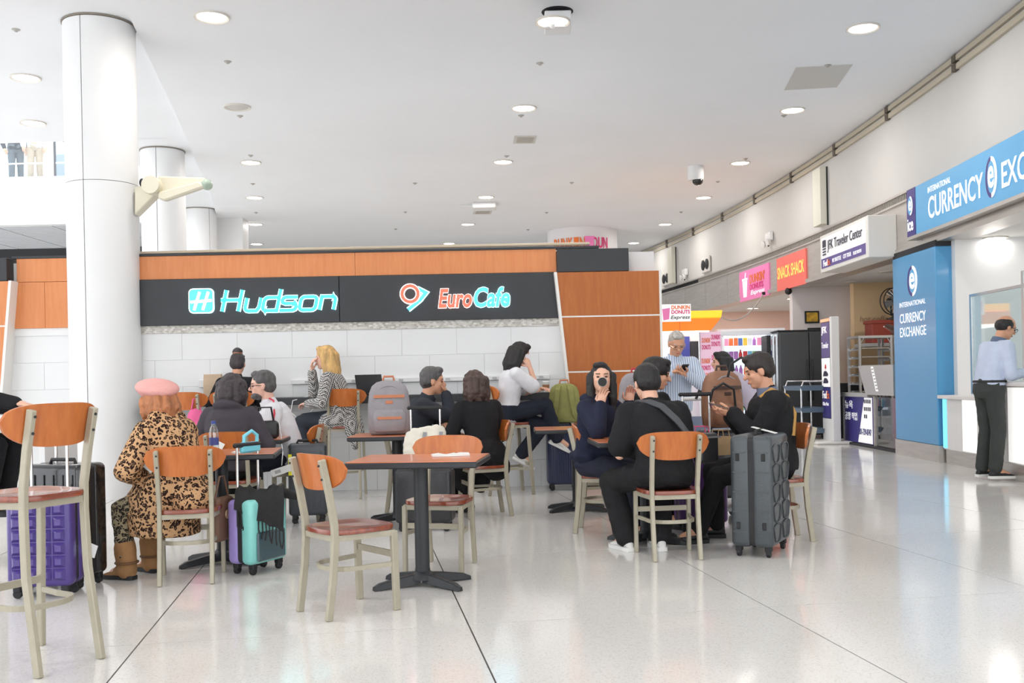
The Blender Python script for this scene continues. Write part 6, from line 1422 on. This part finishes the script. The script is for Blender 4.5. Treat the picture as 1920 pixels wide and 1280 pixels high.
b = MB(); text_mb(b, 'Express', fs(-.38, 2.29), height=.09, width=.38, shear=.3, bold=.01); b.build('lettering', M_rubber, t)
b = MB(); b.M = fs(-.54, 2.29); b.prism([(.02, 0), (.13, .02), (.15, .24), (0, .22)], 2, 0, .004); b.M = Matrix(); b.build('cup_emblem', M_pink, t)
# hanging cable and small black cameras under the fascia
t = thing('hanging_cable', 'grey cable sagging from the fascia to the orange canopy', 'cable'); a0, a1 = Vector((5.28, 20.75, 2.88)), Vector((4.15, 20.0, 2.42))
tubes(t, 'cord', [a0.lerp(a1, u)-Z*(.30*4*u*(1-u)) for u in [i/14 for i in range(15)]], .016, mat('cable_grey', (.45, .42, .4), .5)); MB().cbox(a0, (.06, .06, .06)).build('clip', M_rubber, t)
t = thing('dome_camera', 'small black dome camera under the coral sign', 'camera', wp(19.6, .02, 2.88)); MB().ell((0, 0, -.06), (.07, .07, .07)).build('dome', M_rubber, t, smooth=180); MB().lathe([(.05, 0), (.05, -.04), (.001, -.04)], n=14).build('mount', M_rubber, t)
# framed pictures on the partition
for x, z, w, h_, m_, lab in ((5.92, 2.30, .28, .24, mat('photo_yellow', srgb(220, 170, 50), .4, var=.5, scale=12), 'framed yellow picture on the partition above the fridge'), (5.96, 2.02, .26, .14, mat('photo_dark', (.08, .08, .08), .3), 'small dark framed picture just above the fridge')):
    t = thing('framed_picture', lab, 'picture', (x, 19.59, z)); MB().box((-w/2, -.03, -h_/2), (w/2, 0, h_/2)).build('frame', M_rubber, t, bevel=.006); MB().box((-w/2+.03, -.034, -h_/2+.03), (w/2-.03, -.03, h_/2-.03)).build('print', m_, t)
# tray racks behind the front panels
def rack(x, y, label, n, m_):
    t = thing('tray_rack', label, 'rack', (x, y, 0))
    for sx in (-1, 1):
        for sy in (-1, 1): MB().box((sx*.27-.018, sy*.28-.018, .1), (sx*.27+.018, sy*.28+.018, 1.80)).build('upright', m_, t)
    MB().box((-.29, -.3, 1.78), (.29, .3, 1.82)).build('top_frame', m_, t)
    for k in range(n):
        z = .25+k*1.48/n
        for sx in (-1, 1): MB().box((sx*.25-.012, -.28, z-.012), (sx*.25+.012, .28, z+.012)).build('runner', m_, t)
        MB().box((-.24, -.29, z+.012), (.24, .27, z+.032)).build('tray', M_chrome, t)
    for s in (-1, 1): MB().bar([(s*.2, -.29, 1.78), (s*.26, -.29, 1.68)], .02, .01, (0, 1, 0)).build('brace', m_, t)
    for sx in (-1, 1):
        for sy in (-1, 1): MB().ell((sx*.27, sy*.28, .05), (.03, .05, .05), None, 10, 6).build('caster', M_rubber, t)
    return t
M_rk = mat('rack_aluminium', (.70, .70, .71), .35, .6)
rack(6.22, 17.3, 'open aluminium tray rack behind the steel counter panel', 10, M_rk); tr2 = rack(6.86, 17.4, 'aluminium tray rack under clear plastic sheet by the blue pillar', 9, M_rk)
b = MB(); rings = []
for i in range(9):
    u = i/8; xx = -.32+.64*u; rings.append([(xx, -.33-.02*math.sin(i*2), 1.0), (xx, -.33+.02*math.sin(i*3), 1.5), (xx, -.25, 1.90+.04*math.sin(i*2.2)), (xx, .1, 2.0+.04*math.sin(i*1.4)), (xx, .1, 1.99+.04*math.sin(i*1.4)), (xx, -.245, 1.89+.04*math.sin(i*2.2)), (xx, -.322+.02*math.sin(i*3), 1.5), (xx, -.322-.02*math.sin(i*2), 1.0)])
b.loft(rings); b.build('plastic_cover', glass('plastic_film', (.82, .84, .86), .9), tr2, smooth=60)
tag(MB().box((5.85, 18.2, 0), (7.6, 18.9, 1.0)).build('back_counter', M_dark), 'dark low counter behind the tray racks', 'counter')
# red box and fan on top of the shelving
t = thing('red_crate', 'dark red box on the shelf under the fan', 'box', (6.85, 18.3, 1.72)); MB().box((-.28, -.2, 0), (.28, .2, .42)).build('body', mat('crate_red', srgb(150, 62, 48), .6), t, bevel=.01); MB().box((-.30, -.22, .36), (.30, .22, .42)).build('lid', MATS['crate_red'], t)
tag(MB().box((6.4, 18.05, 1.66), (7.6, 18.6, 1.72)).build('wall_shelf', M_rk), 'metal shelf carrying the red box and the fan', 'shelf')
t = thing('desk_fan', 'black round fan on the red box next to the blue pillar', 'fan', (6.98, 18.15, 2.14), .25)
b = MB()
MB().lathe([(.12, 0), (.12, .03), (.03, .05), (.02, .10), (.001, .10)], n=18).build('base', M_rubber, t, smooth=40)
b = MB()
b.tube([(.24*math.cos(2*math.pi*i/28), -.06, .34+.24*math.sin(2*math.pi*i/28)) for i in range(28)], .010, 6, closed=True); b.tube([(.24*math.cos(2*math.pi*i/28), .05, .34+.24*math.sin(2*math.pi*i/28)) for i in range(28)], .010, 6, closed=True); b.build('cage_rim', M_rubber, t)
for k in range(20):
    a = 2*math.pi*k/20; MB().tube([(.03*math.cos(a), -.10, .34+.03*math.sin(a)), (.14*math.cos(a), -.10, .34+.14*math.sin(a)), (.24*math.cos(a), -.06, .34+.24*math.sin(a))], .0035, 5).build('cage_wire', M_chrome, t)
for k in range(4):
    a = 2*math.pi*k/4+.4; c_, s_ = math.cos(a), math.sin(a); b = MB(); b.loft([[(c_*.03-s_*.03, -.02, .34+s_*.03+c_*.03), (c_*.03+s_*.03, .0, .34+s_*.03-c_*.03), (c_*.03+s_*.03, .008, .34+s_*.03-c_*.03), (c_*.03-s_*.03, -.012, .34+s_*.03+c_*.03)], [(c_*.2-s_*.07, -.03, .34+s_*.2+c_*.07), (c_*.2+s_*.07, .01, .34+s_*.2-c_*.07), (c_*.2+s_*.07, .016, .34+s_*.2-c_*.07), (c_*.2-s_*.07, -.024, .34+s_*.2+c_*.07)]]); b.build('blade', mat('blade_grey', (.2, .2, .2), .4), t)
MB().ell((0, -.06, .34), (.045, .05, .045)).build('hub', M_chrome, t, smooth=180); MB().ell((0, .08, .34), (.08, .09, .08)).build('motor', M_rubber, t, smooth=180); MB().tube([(0, .06, .08), (0, .08, .30)], .02, 8).build('neck', M_rubber, t)
# steel counter panel with a label strip, dark glass front with posters
t = thing('steel_counter', 'brushed steel counter panel with a white label strip beside the blue pillar', 'counter')
ys = [14.6, 15.3, 15.95]
b = MB(); b.loft([[wp(14.6, -.12, .84), wp(14.6, .03, .84), wp(14.6, .03, 1.30), wp(14.6, -.12, 1.30)], [wp(15.75, -.12, .84), wp(15.75, .03, .84), wp(16.05, .03, 1.30), wp(16.05, -.12, 1.30)]]); b.build('panel', mat('steel_plain', (.55, .55, .54), .4, .6), t)
b = MB(); b.loft([[wp(15.30, .03, .90), wp(15.20, .03, .90), wp(15.20, .035, .90), wp(15.30, .035, .90)], [wp(15.50, .03, 1.28), wp(15.40, .03, 1.28), wp(15.40, .035, 1.28), wp(15.50, .035, 1.28)]]); b.build('label_strip', M_swhite, t)
for k in range(7):
    b = MB(); b.M = frame(wp(15.285+k*.029, .036, .93+k*.05), -tang(15.3), Z); b.box((0, 0, 0), (.07, .022, .003)); b.M = Matrix(); b.build('label_mark', mat('mark_grey', (.4, .4, .42), .6), t)
wstrip(MB(), 15.7, 16.95, .80, .86, -.14, .02, 2).build('ledge', mat('steel_plain', (.55, .55, .54), .4, .6), t)
t = thing('shop_glazing', 'dark glass shop front with two posters behind it', 'shop front')
wstrip(MB(), 14.6, 16.95, .03, .80, -.06, -.05, 2).build('pane', glass('smoked_pane', (.42, .42, .44), .5), t)
wstrip(MB(), 14.6, 16.95, 0, .04, -.1, .0, 2).build('sill', M_dark, t)
for yv in (15.55, 16.93): wstrip(MB(), yv-.02, yv+.02, .03, .82, -.08, -.02, 1).build('mullion', M_metal, t)
pst = thing('shop_poster', 'indigo and white poster with a phone number on the dark shop front', 'poster')
wstrip(MB(), 15.62, 16.90, .05, .80, -.045, -.035, 2).build('sheet', pi, pst)
b = MB(); b.loft([[wp(15.65, -.034, .06), wp(15.65, -.028, .06), wp(15.65, -.028, .79), wp(15.65, -.034, .79)], [wp(16.28, -.034, .06), wp(16.28, -.028, .06), wp(15.98, -.028, .79), wp(15.98, -.034, .79)]]); b.build('white_sheet', M_swhite, pst)
b = MB(); text_mb(b, '뉴욕', wframe(16.86, .60, -.034, .6), height=.13, width=.36); b.build('lettering', M_swhite, pst)
b = MB(); text_mb(b, '공항 픽업', wframe(16.86, .41, -.034, .6), height=.13, width=.55); b.build('lettering', M_swhite, pst)
b = MB(); text_mb(b, '201-739-8747', wframe(16.22, .19, -.027, .6), height=.10, width=.54, bold=.01); b.build('lettering', pi, pst)
for r_ in range(3):
    for k in range(4 if r_ < 2 else 2): 
        b = MB(); b.M = wframe(15.98-k*.08, .70-r_*.12, -.027, .3); b.box((0, 0, 0), (.045, .06, .003)); b.M = Matrix(); b.build('small_print', M_ink, pst)
